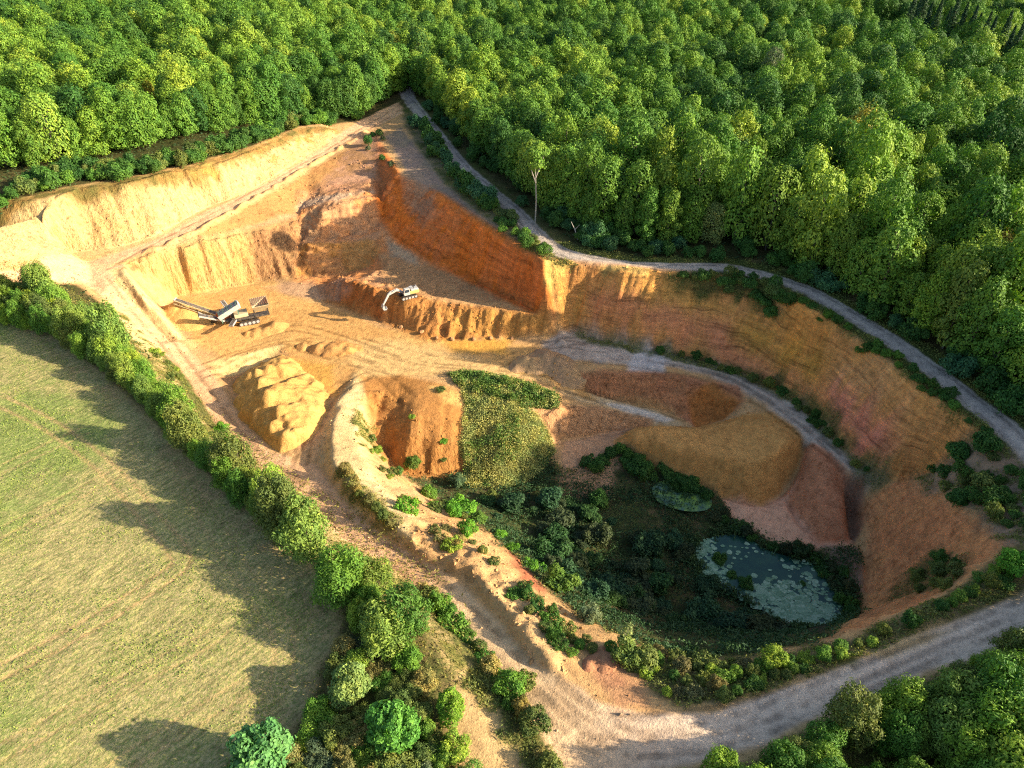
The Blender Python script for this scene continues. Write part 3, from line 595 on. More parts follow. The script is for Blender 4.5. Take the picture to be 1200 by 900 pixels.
def ground_mat(t):
    g = N(t, "ShaderNodeNewGeometry"); pos = g.outputs['Position']
    col = N(t, "ShaderNodeAttribute", attribute_name="soil").outputs[0]
    st = N(t, "ShaderNodeAttribute", attribute_name="layers").outputs[2]
    rl = N(t, "ShaderNodeAttribute", attribute_name="rills").outputs[2]
    gr = N(t, "ShaderNodeAttribute", attribute_name="green").outputs[2]
    fd = N(t, "ShaderNodeAttribute", attribute_name="crop").outputs[2]
    n1 = N(t, "ShaderNodeTexNoise", {'Vector': pos, 'Scale': .9, 'Detail': 8.0, 'Roughness': .68}).outputs[0]
    n2 = N(t, "ShaderNodeTexNoise", {'Vector': pos, 'Scale': 5.0, 'Detail': 5.0, 'Roughness': .7}).outputs[0]
    v = math_(t, 'ADD', math_(t, 'MULTIPLY', n1, .75), math_(t, 'MULTIPLY', n2, .5))
    c = mix(t, 1.0, col, ramp(t, v, [(.40, (.52, .49, .46)), (.60, (1, 1, 1)), (.82, (1.34, 1.30, 1.24))]), 'MULTIPLY')
    # bedding: fine lines that follow height, bent a little
    sx = N(t, "ShaderNodeSeparateXYZ", {0: pos})
    nb = N(t, "ShaderNodeTexNoise", {'Vector': pos, 'Scale': .12, 'Detail': 3.0}).outputs[0]
    zz = math_(t, 'ADD', sx.outputs[2], math_(t, 'MULTIPLY', nb, 2.4))
    vz = N(t, "ShaderNodeCombineXYZ", {0: math_(t, 'MULTIPLY', sx.outputs[0], .06), 1: math_(t, 'MULTIPLY', sx.outputs[1], .06), 2: math_(t, 'MULTIPLY', zz, 1.0)}).outputs[0]
    lay = N(t, "ShaderNodeTexNoise", {'Vector': vz, 'Scale': 1.5, 'Detail': 6.0, 'Roughness': .72}).outputs[0]
    layc = ramp(t, lay, [(.34, (.40, .36, .36)), (.46, (.92, .88, .86)), (.54, (1.05, .98, .92)), (.66, (1.4, 1.26, 1.1))])
    c = mix(t, math_(t, 'MULTIPLY', st, .85), c, mix(t, 1.0, c, layc, 'MULTIPLY'))
    # short vertical streaks
    vs = N(t, "ShaderNodeCombineXYZ", {0: sx.outputs[0], 1: sx.outputs[1], 2: math_(t, 'MULTIPLY', sx.outputs[2], .12)}).outputs[0]
    sk = N(t, "ShaderNodeTexNoise", {'Vector': vs, 'Scale': 1.6, 'Detail': 5.0, 'Roughness': .65}).outputs[0]
    c = mix(t, math_(t, 'MULTIPLY', st, .7), c, mix(t, 1.0, c, ramp(t, sk, [(.32, (.66, .62, .6)), (.5, (1, 1, 1)), (.7, (1.15, 1.1, 1.06))]), 'MULTIPLY'))
    c = mix(t, math_(t, 'MULTIPLY', rl, .6), c, mix(t, 1.0, c, ramp(t, sk, [(.34, (.50, .40, .30)), (.47, (1, 1, 1)), (.7, (1.06, 1.04, 1.0))]), 'MULTIPLY'))
    pb = N(t, "ShaderNodeTexVoronoi", {'Vector': pos, 'Scale': 1.7, 'Randomness': 1.0}); peb = ramp(t, pb.outputs['Distance'], [(.10, (1, 1, 1)), (.22, (0, 0, 0))])
    peb = math_(t, 'MULTIPLY', peb, ramp(t, n1, [(.5, (0, 0, 0)), (.62, (1, 1, 1))]))
    c = mix(t, math_(t, 'MULTIPLY', peb, .35), c, mix(t, 1.0, c, (.6, .52, .46, 1), 'MULTIPLY'))
    # low herbage on the soil
    gn = N(t, "ShaderNodeTexNoise", {'Vector': pos, 'Scale': 2.6, 'Detail': 6.0, 'Roughness': .75}).outputs[0]
    gm = math_(t, 'MULTIPLY', gr, ramp(t, gn, [(.42, (0, 0, 0)), (.6, (1, 1, 1))]))
    gc = ramp(t, n2, [(.3, (.035, .06, .012)), (.55, (.085, .12, .028)), (.75, (.17, .18, .06))])
    c = mix(t, math_(t, 'MULTIPLY', gm, .8), c, gc)
    # drilled stubble field: thin rows and weeds
    rp = N(t, "ShaderNodeVectorRotate", {'Vector': pos, 'Angle': R(-48)}, rotation_type='Z_AXIS').outputs[0]
    rs = N(t, "ShaderNodeSeparateXYZ", {0: rp})
    rv = N(t, "ShaderNodeCombineXYZ", {0: math_(t, 'MULTIPLY', rs.outputs[0], .22), 1: rs.outputs[1], 2: 0.0}).outputs[0]
    row = N(t, "ShaderNodeTexNoise", {'Vector': rv, 'Scale': 2.2, 'Detail': 4.0, 'Roughness': .7}).outputs[0]
    wd = N(t, "ShaderNodeTexNoise", {'Vector': pos, 'Scale': 3.3, 'Detail': 3.0, 'Roughness': .8}).outputs[0]
    fc = mix(t, 1.0, c, ramp(t, row, [(.36, (.56, .58, .5)), (.5, (1, 1, 1)), (.64, (1.35, 1.28, 1.15))]), 'MULTIPLY')
    fc = mix(t, ramp(t, wd, [(.50, (0, 0, 0)), (.60, (.7, .7, .7))]), fc, (.16, .235, .055, 1))
    fc = mix(t, ramp(t, wd, [(.36, (.6, .6, .6)), (.44, (0, 0, 0))]), fc, (.52, .45, .22, 1))
    c = mix(t, fd, c, fc)
    hgt = math_(t, 'ADD', math_(t, 'MULTIPLY', n1, .5), math_(t, 'ADD', math_(t, 'MULTIPLY', n2, .25), math_(t, 'MULTIPLY', gn, math_(t, 'MULTIPLY', gr, .6))))
    hgt = math_(t, 'ADD', hgt, math_(t, 'MULTIPLY', math_(t, 'ADD', lay, sk), math_(t, 'MULTIPLY', st, .55)))
    hgt = math_(t, 'ADD', hgt, math_(t, 'ADD', math_(t, 'MULTIPLY', math_(t, 'MULTIPLY', sk, rl), 1.5), math_(t, 'MULTIPLY', peb, .12)))
    b = N(t, "ShaderNodeBump", {'Height': hgt, 'Strength': .95, 'Distance': .5})
    return N(t, "ShaderNodeBsdfPrincipled", {'Base Color': c, 'Roughness': .95, 'Specular IOR Level': .08, 'Normal': b.outputs[0]})
M_ground = mat("ground", ground_mat)

def fill_mesh(me, vs, fs, smooth_=True):
    vs = np.asarray(vs, np.float32); fs = np.asarray(fs, np.int32); k = fs.shape[1]
    me.vertices.add(len(vs)); me.vertices.foreach_set("co", vs.ravel())
    me.loops.add(fs.size); me.loops.foreach_set("vertex_index", fs.ravel())
    me.polygons.add(len(fs)); me.polygons.foreach_set("loop_start", np.arange(0, fs.size, k, dtype=np.int32))
    try: me.polygons.foreach_set("loop_total", np.full(len(fs), k, np.int32))
    except Exception: pass
    me.update(calc_edges=True)
    me.polygons.foreach_set("use_smooth", np.full(len(fs), smooth_)); me.update()

def link(name, me, parent=None, m=None):
    o = bpy.data.objects.new(name, me); COL.objects.link(o)
    if m is not None and me is not None and not me.materials: me.materials.append(m)
    if parent is not None: o.parent = parent
    return o
def tag(o, label=None, cat=None, group=None, kind=None):
    if label: o['label'] = label
    if cat: o['category'] = cat
    if group: o['group'] = group
    if kind: o['kind'] = kind
    return o

IDX = np.arange(nx * ny).reshape(ny, nx)
QUADS = np.stack([IDX[:-1, :-1], IDX[:-1, 1:], IDX[1:, 1:], IDX[1:, :-1]], -1).reshape(-1, 4)
def cellmask(m): return (m[:-1, :-1] & m[:-1, 1:] & m[1:, 1:] & m[1:, :-1]).reshape(-1)
def cellany(m): return (m[:-1, :-1] | m[:-1, 1:] | m[1:, 1:] | m[1:, :-1]).reshape(-1)
def sheet(name, sel, Z, col=None):
    f = QUADS[sel]; used = np.unique(f); mp = np.zeros(nx * ny, np.int64); mp[used] = np.arange(len(used))
    v = np.stack([XX.ravel()[used], YY.ravel()[used], Z.ravel()[used]], -1)
    me = bpy.data.meshes.new(name); fill_mesh(me, v, mp[f])
    c = CR.reshape(-1, 3)[used] if col is None else col.reshape(-1, 3)[used]
    a = me.attributes.new("soil", 'FLOAT_COLOR', 'POINT'); a.data.foreach_set("color", np.concatenate([c, np.ones((len(c), 1))], 1).astype(np.float32).ravel())
    for nm, arr in (("layers", STRATA), ("green", GRASS), ("crop", FIELD), ("rills", RILL)):
        a = me.attributes.new(nm, 'FLOAT', 'POINT'); a.data.foreach_set("value", (arr if col is None else arr * 0).ravel()[used].astype(np.float32))
    return link(name, me, None, M_ground)

road = cellmask(HAUL > .5); trk = cellmask(np.maximum(TRACK, LANE) > .5) & ~road; fld = cellmask(FIELD > .5) & ~road
tag(sheet("haul_road", road, B), kind='structure'); tag(sheet("gravel_road", trk, B), kind='structure')
tag(sheet("field", fld, B), kind='structure'); tag(sheet("ground", ~(road | trk | fld), B), kind='structure')
# the land beyond, out to the horizon
def outer_ground():
    xs = np.unique(np.concatenate([np.linspace(-1800, GX0, 40), np.linspace(GX0, GX1, 60), np.linspace(GX1, 1800, 40)]))
    ys = np.unique(np.concatenate([np.linspace(-300, GY0, 14), np.linspace(GY0, GY1, 60), np.linspace(GY1, 420, 30), np.linspace(420, 3000, 30)]))
    X, Y = np.meshgrid(xs, ys); Z = far_h(X, Y)
    id_ = np.arange(X.size).reshape(X.shape); cx = (X[:-1, :-1] + X[1:, 1:]) / 2; cy = (Y[:-1, :-1] + Y[1:, 1:]) / 2
    keep = ~((cx > GX0) & (cx < GX1) & (cy > GY0) & (cy < GY1))
    q = np.stack([id_[:-1, :-1], id_[:-1, 1:], id_[1:, 1:], id_[1:, :-1]], -1)[keep]
    me = bpy.data.meshes.new("countryside"); fill_mesh(me, np.stack([X, Y, Z], -1).reshape(-1, 3), q)
    c = np.ones((X.size, 4), np.float32); c[:, :3] = (.07, .075, .03)
    a = me.attributes.new("soil", 'FLOAT_COLOR', 'POINT'); a.data.foreach_set("color", c.ravel())
    return link("terrain", me, None, M_ground)
tag(outer_ground(), kind='structure')

HEAP_TXT = {
 'stockpile': ("sand_stockpile", "large yellow sand stockpile of many joined cones beside the haul road", "sand heap", (.62,.40,.14), (.56,.33,.11)),
 'conveyor_pile': ("sand_heap", "smooth yellow sand cone under the head of the long stockpile conveyor", "sand heap", (.62,.40,.14), (.58,.36,.13)),
 'machine_pile': ("sand_heap", "low orange sand heap in front of the screening machine", "sand heap", (.57,.34,.13), (.53,.29,.10)),
 'scraped_pile': ("spoil_heap", "low lumpy orange heap on the floor behind the large stockpile", "spoil heap", (.56,.33,.13), (.52,.28,.10)),
 'lit_pile': ("spoil_heap", "half sunlit furrowed heap between the sandy floor and the grey bench", "spoil heap", (.52,.35,.18), (.40,.27,.16)),
 'track_pile': ("soil_heap", "small reddish soil heap where the broken berm ends beside the road", "soil heap", (.47,.25,.14), (.42,.2,.12))}
for k, (nm, lb, ct, c1, c2) in HEAP_TXT.items():
    t_ = smooth(-.35, .35, lo * .5 + hi * .7)[..., None]; cc = (np.array(c1) * (1 - t_) + np.array(c2) * t_) * np.array([.95, .88, .78]) * (1 + .10 * hi[..., None])
    Zh = np.where(HM[k], np.maximum(HEAPS[k], B), B - .12)
    tag(sheet(nm, cellany(HM[k]), Zh, cc), lb, ct)
# ------------------------------------------------------------------ plants
def leaf_mat(t, fixed=None):
    oi = N(t, "ShaderNodeObjectInfo"); own = oi.outputs['Color'] if fixed is None else (*fixed, 1); g = N(t, "ShaderNodeNewGeometry")
    r1 = g.outputs['Random Per Island']
    n = N(t, "ShaderNodeTexNoise", {'Vector': N(t, "ShaderNodeTexCoord").outputs['Object'], 'Scale': .55, 'Detail': 2.0}).outputs[0]
    c = mix(t, 1.0, own, ramp(t, r1, [(0, (.62, .68, .58)), (.5, (1, 1, 1)), (.85, (1.15, 1.1, .95)), (1, (1.65, 1.5, 1.2))]), 'MULTIPLY')
    c = mix(t, 1.0, c, ramp(t, n, [(.3, (.72, .85, .8)), (.7, (1.25, 1.1, .9))]), 'MULTIPLY')
    c = mix(t, 1.0, c, ramp(t, oi.outputs['Random'], [(0, (.72, .86, .9)), (.5, (1, 1, 1)), (1, (1.14, 1.06, .85))]), 'MULTIPLY')
    d = N(t, "ShaderNodeBsdfPrincipled", {'Base Color': c, 'Roughness': .6, 'Specular IOR Level': .22})
    tr = N(t, "ShaderNodeBsdfTranslucent", {0: mix(t, 1.0, c, (1.1, 1.25, .5, 1), 'MULTIPLY')})
    return N(t, "ShaderNodeMixShader", {0: .17, 1: d.outputs[0], 2: tr.outputs[0]})
M_leaf = mat("foliage", leaf_mat)
def bark_mat(t):
    p = N(t, "ShaderNodeTexCoord").outputs['Object']; oi = N(t, "ShaderNodeObjectInfo")
    n = N(t, "ShaderNodeTexNoise", {'Vector': p, 'Scale': 3.0, 'Detail': 6.0}).outputs[0]
    c = mix(t, 1.0, oi.outputs['Color'], ramp(t, n, [(.3, (.6, .6, .6)), (.7, (1.3, 1.3, 1.3))]), 'MULTIPLY')
    return N(t, "ShaderNodeBsdfPrincipled", {'Base Color': c, 'Roughness': .9})
M_bark = mat("bark", bark_mat)

def unit(v): return v / (np.linalg.norm(v, axis=-1, keepdims=True) + 1e-9)
def leaves(C, Nn, size, rg, asp=.62, droop=0.0, jit=.4):
    """a kite-shaped leaf spray at each point of C, facing about Nn"""
    n = len(C); Nn = unit(Nn + rg.normal(0, jit, (n, 3)))
    a = rg.normal(0, 1, (n, 3)); a[:, 2] -= droop; a -= (a * Nn).sum(1)[:, None] * Nn; a = unit(a); b = np.cross(Nn, a)
    s = (size * rg.uniform(.6, 1.35, n))[:, None]
    v = np.stack([C - a * s * .55, C + b * s * asp * .5 + Nn * s * .10, C + a * s * .55, C - b * s * asp * .5 + Nn * s * .10], 1)
    return v.reshape(-1, 3)
def lobe_points(L, n, rg, shell=.22, low=-.5, wisp=.10):
    """points and outward normals on a cloud of lobes (x, y, z, rx, ry, rz)"""
    L = np.asarray(L); wgt = (L[:, 3] * L[:, 4] + L[:, 4] * L[:, 5] + L[:, 3] * L[:, 5]); wgt = wgt / wgt.sum()
    k = rg.choice(len(L), int(n * 2.2), p=wgt); d = unit(rg.normal(0, 1, (len(k), 3)))
    keep = d[:, 2] > low + rg.uniform(-.3, .3, len(k)); k = k[keep]; d = d[keep]
    r = 1 - shell * rg.random(len(k)) ** 1.5 + .07 * rg.normal(0, 1, len(k)) + (rg.random(len(k)) < wisp) * rg.random(len(k)) * .45
    C = L[k, :3] + d * L[k, 3:] * r[:, None]; Nn = unit(d / L[k, 3:])
    q = ((C[:, None, :] - L[None, :, :3]) / L[None, :, 3:]); ins = ((q ** 2).sum(-1) < .62); ins[np.arange(len(k)), k] = False
    ok = ~ins.any(1); return C[ok][:n], Nn[ok][:n]
def tube_mesh(paths, seg=6):
    vs, fs = [], []
    for pts, r0, r1 in paths:
        pts = np.array(pts, float); m = len(pts); base = len(vs)
        t = unit(np.gradient(pts, axis=0))
        for i in range(m):
            ref = np.array([1., 0, 0]) if abs(t[i][0]) < .8 else np.array([0, 1., 0])
            u = unit(np.cross(t[i], ref)); v = np.cross(t[i], u); r = r0 + (r1 - r0) * i / (m - 1)
            for j in range(seg):
                a = 2 * math.pi * j / seg; vs.append(pts[i] + r * (u * math.cos(a) + v * math.sin(a)))
        for i in range(m - 1):
            for j in range(seg):
                fs.append((base + i * seg + j, base + i * seg + (j + 1) % seg, base + (i + 1) * seg + (j + 1) % seg, base + (i + 1) * seg + j))
    return np.array(vs), np.array(fs)
def mk(name, v, f, m, sm=False):
    me = bpy.data.meshes.new(name); fill_mesh(me, v, f, sm); me.materials.append(m); return me
def crown_mesh(name, L, n, size, seed, low=-.5, asp=.62, droop=0.0, shell=.22, wisp=.10, jit=.36):
    rg = np.random.default_rng(seed); C, Nn = lobe_points(L, n, rg, shell, low, wisp)
    Nn = Nn + np.array([0, 0, .25])
    v = leaves(C, Nn, size, rg, asp, droop, jit); return mk(name, v, np.arange(len(v)).reshape(-1, 4), M_leaf)

def tree_form(h, r, seed, base=.2, lumps=26):
    """lobes and limbs of a broadleaf tree of height h, crown radius r, crown starting at base*h"""
    rg = np.random.default_rng(seed); L = []; b = h * base; mid = b + (h - b) * .58
    L.append((0, 0, mid, r * .62, r * .62, (h - b) * .40))
    for i in range(lumps):
        a = i * 2.39996 + rg.uniform(-.4, .4); t = (i + .5) / lumps
        z = b + (h - b) * (.06 + .86 * t); prof = math.sin(math.pi * min(1, (.16 + .80 * t)) ** .9) ** .55
        rr = r * .72 * prof * rg.uniform(.6, 1.2); s = r * rg.uniform(.22, .50) * (.75 + .35 * prof)
        L.append((rr * math.cos(a), rr * math.sin(a), z, s, s, s * rg.uniform(.75, 1.05)))
    limbs = [([(0, 0, -.6), (rg.uniform(-.15, .15), rg.uniform(-.15, .15), h * .35), (rg.uniform(-.4, .4), rg.uniform(-.4, .4), h * .82)], .022 * h * .75, .05)]
    for l in L[3::4]:
        z0 = max(b * .8, l[2] - r * .7)
        limbs.append(([(0, 0, z0), (l[0] * .5, l[1] * .5, (z0 + l[2]) / 2 + .2), (l[0], l[1], l[2])], .09, .025))
    return L, limbs
FOREST = []
for i, (h, r, b, n) in enumerate([(16.5, 4.3, .10, 5200), (15.0, 4.0, .04, 5000), (17.5, 4.8, .15, 5600), (14.2, 3.7, .03, 4400), (16.0, 4.2, .25, 4800), (12.5, 4.2, .03, 4800)]):
    L, lb = tree_form(h, r, 100 + i, b, 22 + 3 * i); tv, tf = tube_mesh(lb, 6)
    FOREST.append((crown_mesh("broadleaf_crown", L, n, .50, 200 + i, jit=.30), mk("broadleaf_trunk", tv, tf, M_bark, True), h, r))
def conifer(seed, h=17, r=3.3):
    rg = np.random.default_rng(seed); C = []; Nn = []
    for k in range(1500):
        z = h * (.12 + .88 * rg.random() ** 1.25); rr = r * (1 - z / h) ** .8 * (.55 + .45 * ((z * 1.15) % 1.0)) * rg.uniform(.55, 1.05); a = rg.uniform(0, 6.283)
        C.append((rr * math.cos(a), rr * math.sin(a), z)); Nn.append((math.cos(a) * .6, math.sin(a) * .6, .7))
    v = leaves(np.array(C), np.array(Nn), .75, rg, .4, .6); tv, tf = tube_mesh([([(0, 0, -.5), (0, 0, h * .5), (0, 0, h * .97)], .2, .03)], 6)
    return mk("conifer_crown", v, np.arange(len(v)).reshape(-1, 4), M_leaf), mk("conifer_trunk", tv, tf, M_bark, True), h, r
CONIF = [conifer(300), conifer(301, 15, 2.3)]
# hedge trees: soft, feathery, several stems
def hedge_form(h, r, seed, lumps):
    rg = np.random.default_rng(seed); L = [(0, 0, h * .5, r * .6, r * .6, h * .34)]; limbs = []
    for i in range(lumps):
        a = i * 2.39996 + rg.uniform(-.5, .5); t = (i + .5) / lumps; z = h * (.16 + .76 * t)
        rr = r * .72 * (math.sin(math.pi * (.2 + .72 * t)) ** .6) * rg.uniform(.6, 1.15); s = r * rg.uniform(.15, .36)
        L.append((rr * math.cos(a), rr * math.sin(a), z, s, s, s * rg.uniform(.9, 1.7)))
    for i in range(5):
        a = i * 1.26 + .3; limbs.append(([(0, 0, -.5), (.25 * math.cos(a), .25 * math.sin(a), h * .25), (r * .5 * math.cos(a), r * .5 * math.sin(a), h * rg.uniform(.6, .85))], .09, .02))
    return L, limbs
HEDGE = []
for i, (h, r, n, ls, dr) in enumerate([(6.5, 2.6, 6200, .30, .8), (5.2, 2.2, 5200, .26, .2), (7.2, 2.5, 6600, .30, .9), (4.2, 2.2, 5000, .25, .1), (5.8, 3.0, 7000, .30, .5)]):
    L, lb = hedge_form(h, r, 400 + i, 38); tv, tf = tube_mesh(lb, 5)
    HEDGE.append((crown_mesh("hedge_crown", L, n, ls, 500 + i, -.6, .45, dr, .5, .4), mk("hedge_trunk", tv, tf, M_bark, True), h, r))
# round garden-like small trees and low shrubs
SMALL = []
for i, (h, r, n, ls) in enumerate([(5.0, 2.3, 5200, .30), (4.2, 2.0, 4600, .26)]):
    L, lb = hedge_form(h, r, 450 + i, 40); tv, tf = tube_mesh(lb, 5)
    SMALL.append((crown_mesh("small_tree_crown", L, n, ls, 550 + i, -.5, .7, 0, .2), mk("small_tree_trunk", tv, tf, M_bark, True), h, r))
def shrub_proto(h, r, n, ls, seed, asp=.5):
    rg = np.random.default_rng(seed); L = [(0, 0, h * .4, r * .6, r * .6, h * .45)]
    for i in range(12):
        a = i * 2.4 + rg.uniform(-.5, .5); rr = r * rg.uniform(.3, .78); s = r * rg.uniform(.22, .42)
        L.append((rr * math.cos(a), rr * math.sin(a), h * rg.uniform(.25, .8), s, s, s * rg.uniform(.8, 1.3)))
    C, Nn = lobe_points(L, n, rg, .45, -.4, .25); C[:, 2] = np.maximum(C[:, 2], .03)
    v = leaves(C, Nn + np.array([0, 0, .3]), ls, rg, asp); nf = len(v) // 4
    tv, tf = tube_mesh([([(0, 0, -.3), (l[0] * .4, l[1] * .4, l[2] * .5), (l[0], l[1], l[2])], .04, .012) for l in L[1:8]], 4)
    me = bpy.data.meshes.new("shrub"); fill_mesh(me, np.concatenate([v, tv]), np.concatenate([np.arange(len(v)).reshape(-1, 4), tf + len(v)]), False)
    me.materials.append(M_leaf); me.materials.append(M_bark)
    me.polygons.foreach_set("material_index", np.concatenate([np.zeros(nf, np.int32), np.ones(len(tf), np.int32)])); return me, h, r
SHRUB = [shrub_proto(1.6, 1.2, 1700, .22, 600), shrub_proto(1.2, 1.3, 1500, .2, 601), shrub_proto(2.2, 1.3, 2000, .24, 602, .4), shrub_proto(1.0, 1.5, 1500, .2, 603, .7)]
FINE = [shrub_proto(2.2, 1.8, 4200, .20, 620), shrub_proto(1.7, 1.9, 4000, .19, 621, .4), shrub_proto(2.7, 1.6, 4200, .21, 622)]
BIGSHRUB = [shrub_proto(3.4, 2.1, 2300, .42, 610), shrub_proto(3.0, 2.3, 2200, .42, 611), shrub_proto(3.8, 1.9, 2300, .42, 612)]

def plant_tree(name, pr, x, y, s, rot, colr, label, group, part=("crown", "trunk"), trunkc=(.16, .13, .10), sz=None, cat="tree"):
    e = bpy.data.objects.new(name, None); COL.objects.link(e); e.empty_display_size = .3
    e.location = (x, y, float(zat(x, y))); e.rotation_euler = (0, 0, rot); e.scale = (s, s, s * (sz or 1))
    c = link(part[0], pr[0], e); t = link(part[1], pr[1], e); c.color = (*colr, 1); t.color = (*trunkc, 1)
    tag(e, label, cat, group); return e
def plant_shrub(pr, x, y, s, rot, colr, label, group=None, name="shrub", sz=1.0, dz=-.05):
    o = link(name, pr[0]); o.location = (x, y, float(zat(x, y)) + dz); o.rotation_euler = (0, 0, rot); o.scale = (s, s, s * sz); o.color = (*colr, 1)
    tag(o, label, "shrub", group); return o
G_DARK, G_MID, G_LIT, G_YEL, G_GOLD, G_BLUE = (.062, .150, .030), (.108, .228, .034), (.170, .300, .042), (.235, .345, .050), (.40, .30, .035), (.060, .155, .07)
G_OLIVE, G_STRAW, G_BRIGHT, G_WILLOW = (.15, .19, .05), (.30, .25, .09), (.13, .33, .035), (.20, .29, .06)

# ---- forest
RIGHT_EDGE = [(483,106,.3),(500,116,.3),(514,128,.3),(556,172,.3),(604,216,.3),(645,252,.3),(690,277,.3),(768,288,.3),(875,290,.3),(930,312,.3),(1003,354,.3),(1063,388,.3),(1133,432,.3),(1206,476,.3),(1330,560,.3)]
LEFT_EDGE = [(-160,232,4.5),(0,203,4.5),(60,196,4.5),(130,183,4.5),(200,170,4),(280,152,3.5),(335,138,3),(372,131,2.5),(398,136,1.5),(430,132,.8),(455,116,.5),(475,105,.4)]
RE = [P(*p)[:2] for p in RIGHT_EDGE]; LE = [P(*p)[:2] for p in LEFT_EDGE]
RPOLY = RE + [(260, 60), (260, 380), (RE[0][0] - 1, 380)]
LPOLY = LE + [(LE[-1][0] + 1, 380), (-300, 380), (-300, LE[0][1])]
SPC = 4.05
cand = []
for iy in range(int((390 - 40) / SPC / .88)):
    for ix in range(int(560 / SPC)):
        x = -300 + (ix + .5 * (iy % 2)) * SPC + rng.uniform(-1.7, 1.7); y = 40 + iy * SPC * .88 + rng.uniform(-1.7, 1.7)
        cand.append((x, y))
cand = np.array(cand); dR = poly_d(RPOLY, cand[:, 0], cand[:, 1]); dL = poly_d(LPOLY, cand[:, 0], cand[:, 1])
# a ride through the wood at the far right
R1, R2 = P(1040, 8, 12)[:2], P(1300, 85, 12)[:2]
dG = line_d([R1, R2], cand[:, 0], cand[:, 1])
ok = ((dR > .6) | (dL > .6)) & (dG > 8) & (rng.random(len(cand)) > .09)
YJ = P(480, 108, .3)[1]
# the front row follows the edge
front = []
for ed, side in ((RE, 'R'), (LE, 'L')):
    q = np.array(ed); 
    for a, b in zip(q[:-1], q[1:]):
        n = max(1, int(np.linalg.norm(b - a) / 3.6)); nr = np.array([-(b - a)[1], (b - a)[0]]) / np.linalg.norm(b - a)
        if (side == 'R'): nr = nr if poly_d(RPOLY, *(np.array([v]) for v in ((a + b) / 2 + nr)))[0] > 0 else -nr
        else: nr = nr if poly_d(LPOLY, *(np.array([v]) for v in ((a + b) / 2 + nr)))[0] > 0 else -nr
        for k in range(n):
            p = a + (b - a) * (k + .5) / n + nr * rng.uniform(.8, 2.4); front.append((p[0], p[1], side))
sel = [(x, y, 'R' if r_ > l_ else 'L', max(r_, l_), 0) for (x, y), r_, l_, o in zip(cand, dR, dL, ok) if o and max(r_, l_) > (3.6 if y < YJ else .7)] + [(x, y, s, .5, 1) for x, y, s in front]
trees = []
for x, y, side, dd, fr in sel:
    z = float(zat(x, y)); u, v = proj(x, y, z + 14); u2, v2 = proj(x, y, z)
    f = y * CP - (z + 10 - CAM_H) * SP
    if f < 20: continue
    inview = (-70 < u < 1270) and (-75 < v < 980)
    caster = (u >= 1270) and dd < 45 and y < 190 and u < 1270 + 50 * FOC / f
    if not (inview or caster): continue
    trees.append((f, x, y, z, side, dd, fr, u, v, inview))
trees.sort()
def tree_hue(x, y, side):
    n = float(vnoise(np.array(x / 17), np.array(y / 17), 131)) + rng.normal(0, .45)
    c = np.array(G_DARK) if n < -.55 else np.array(G_MID) if n < .1 else np.array(G_LIT) if n < .75 else np.array(G_YEL)
    nm = "deep green" if n < -.55 else "mid green" if n < .1 else "fresh green" if n < .75 else "yellowish green"
    return c * rng.uniform(.85, 1.15), nm
SPECIAL = {}   # trees that stand out
def nearest_tree(px, py, top=13):
    best = min((t for t in trees if t[9]), key=lambda t: math.hypot(proj(t[1], t[2], t[3] + top)[0] - px, proj(t[1], t[2], t[3] + top)[1] - py)); return trees.index(best)
for px, py, c, lb in [(985,188,(.34,.29,.04),"golden yellow autumn tree standing out near the front of the right forest"),
                      (1018,150,(.26,.25,.045),"small yellow topped tree deeper in the right forest behind the golden one"),
                      (832,218,(.25,.31,.10),"pale olive tree with hanging lit foliage on the forest edge above the road bend"),
                      (1172,268,(.30,.26,.06),"yellow tinged rounded tree in the right forest beside the right picture edge"),
                      (172,82,(.22,.22,.03),"yellow green tree on the lit face of the left forest"),
                      (292,65,(.20,.19,.05),"tall pale yellowish tree on the left forest edge near the light track"),
                      (905,65,(.13,.17,.09),"grey green tree in the middle of the right forest"),
                      (460,40,(.21,.23,.03),"bright yellow green tree behind the dark gap where the two roads meet"),
                      (1110,380,(.24,.29,.05),"sunlit yellow crown in the dark lower edge of the right forest")]:
    SPECIAL[nearest_tree(px, py)] = (c, lb)
N_IND = 296; rest = []
cnt = {'R': 0, 'L': 0}; order = {}
fr_idx = sorted([i for i, t in enumerate(trees) if t[6] and t[9] and i < 10 ** 6], key=lambda i: trees[i][7])
vis = [i for i, t in enumerate(trees) if t[9]][:N_IND]; visset = set(vis)
for s in 'RL':
    for k, i in enumerate([i for i in fr_idx if trees[i][4] == s and i in visset]): order[i] = k + 1
def ordn(k): return str(k) + ("th" if 10 <= k % 100 <= 20 else {1: "st", 2: "nd", 3: "rd"}.get(k % 10, "th"))
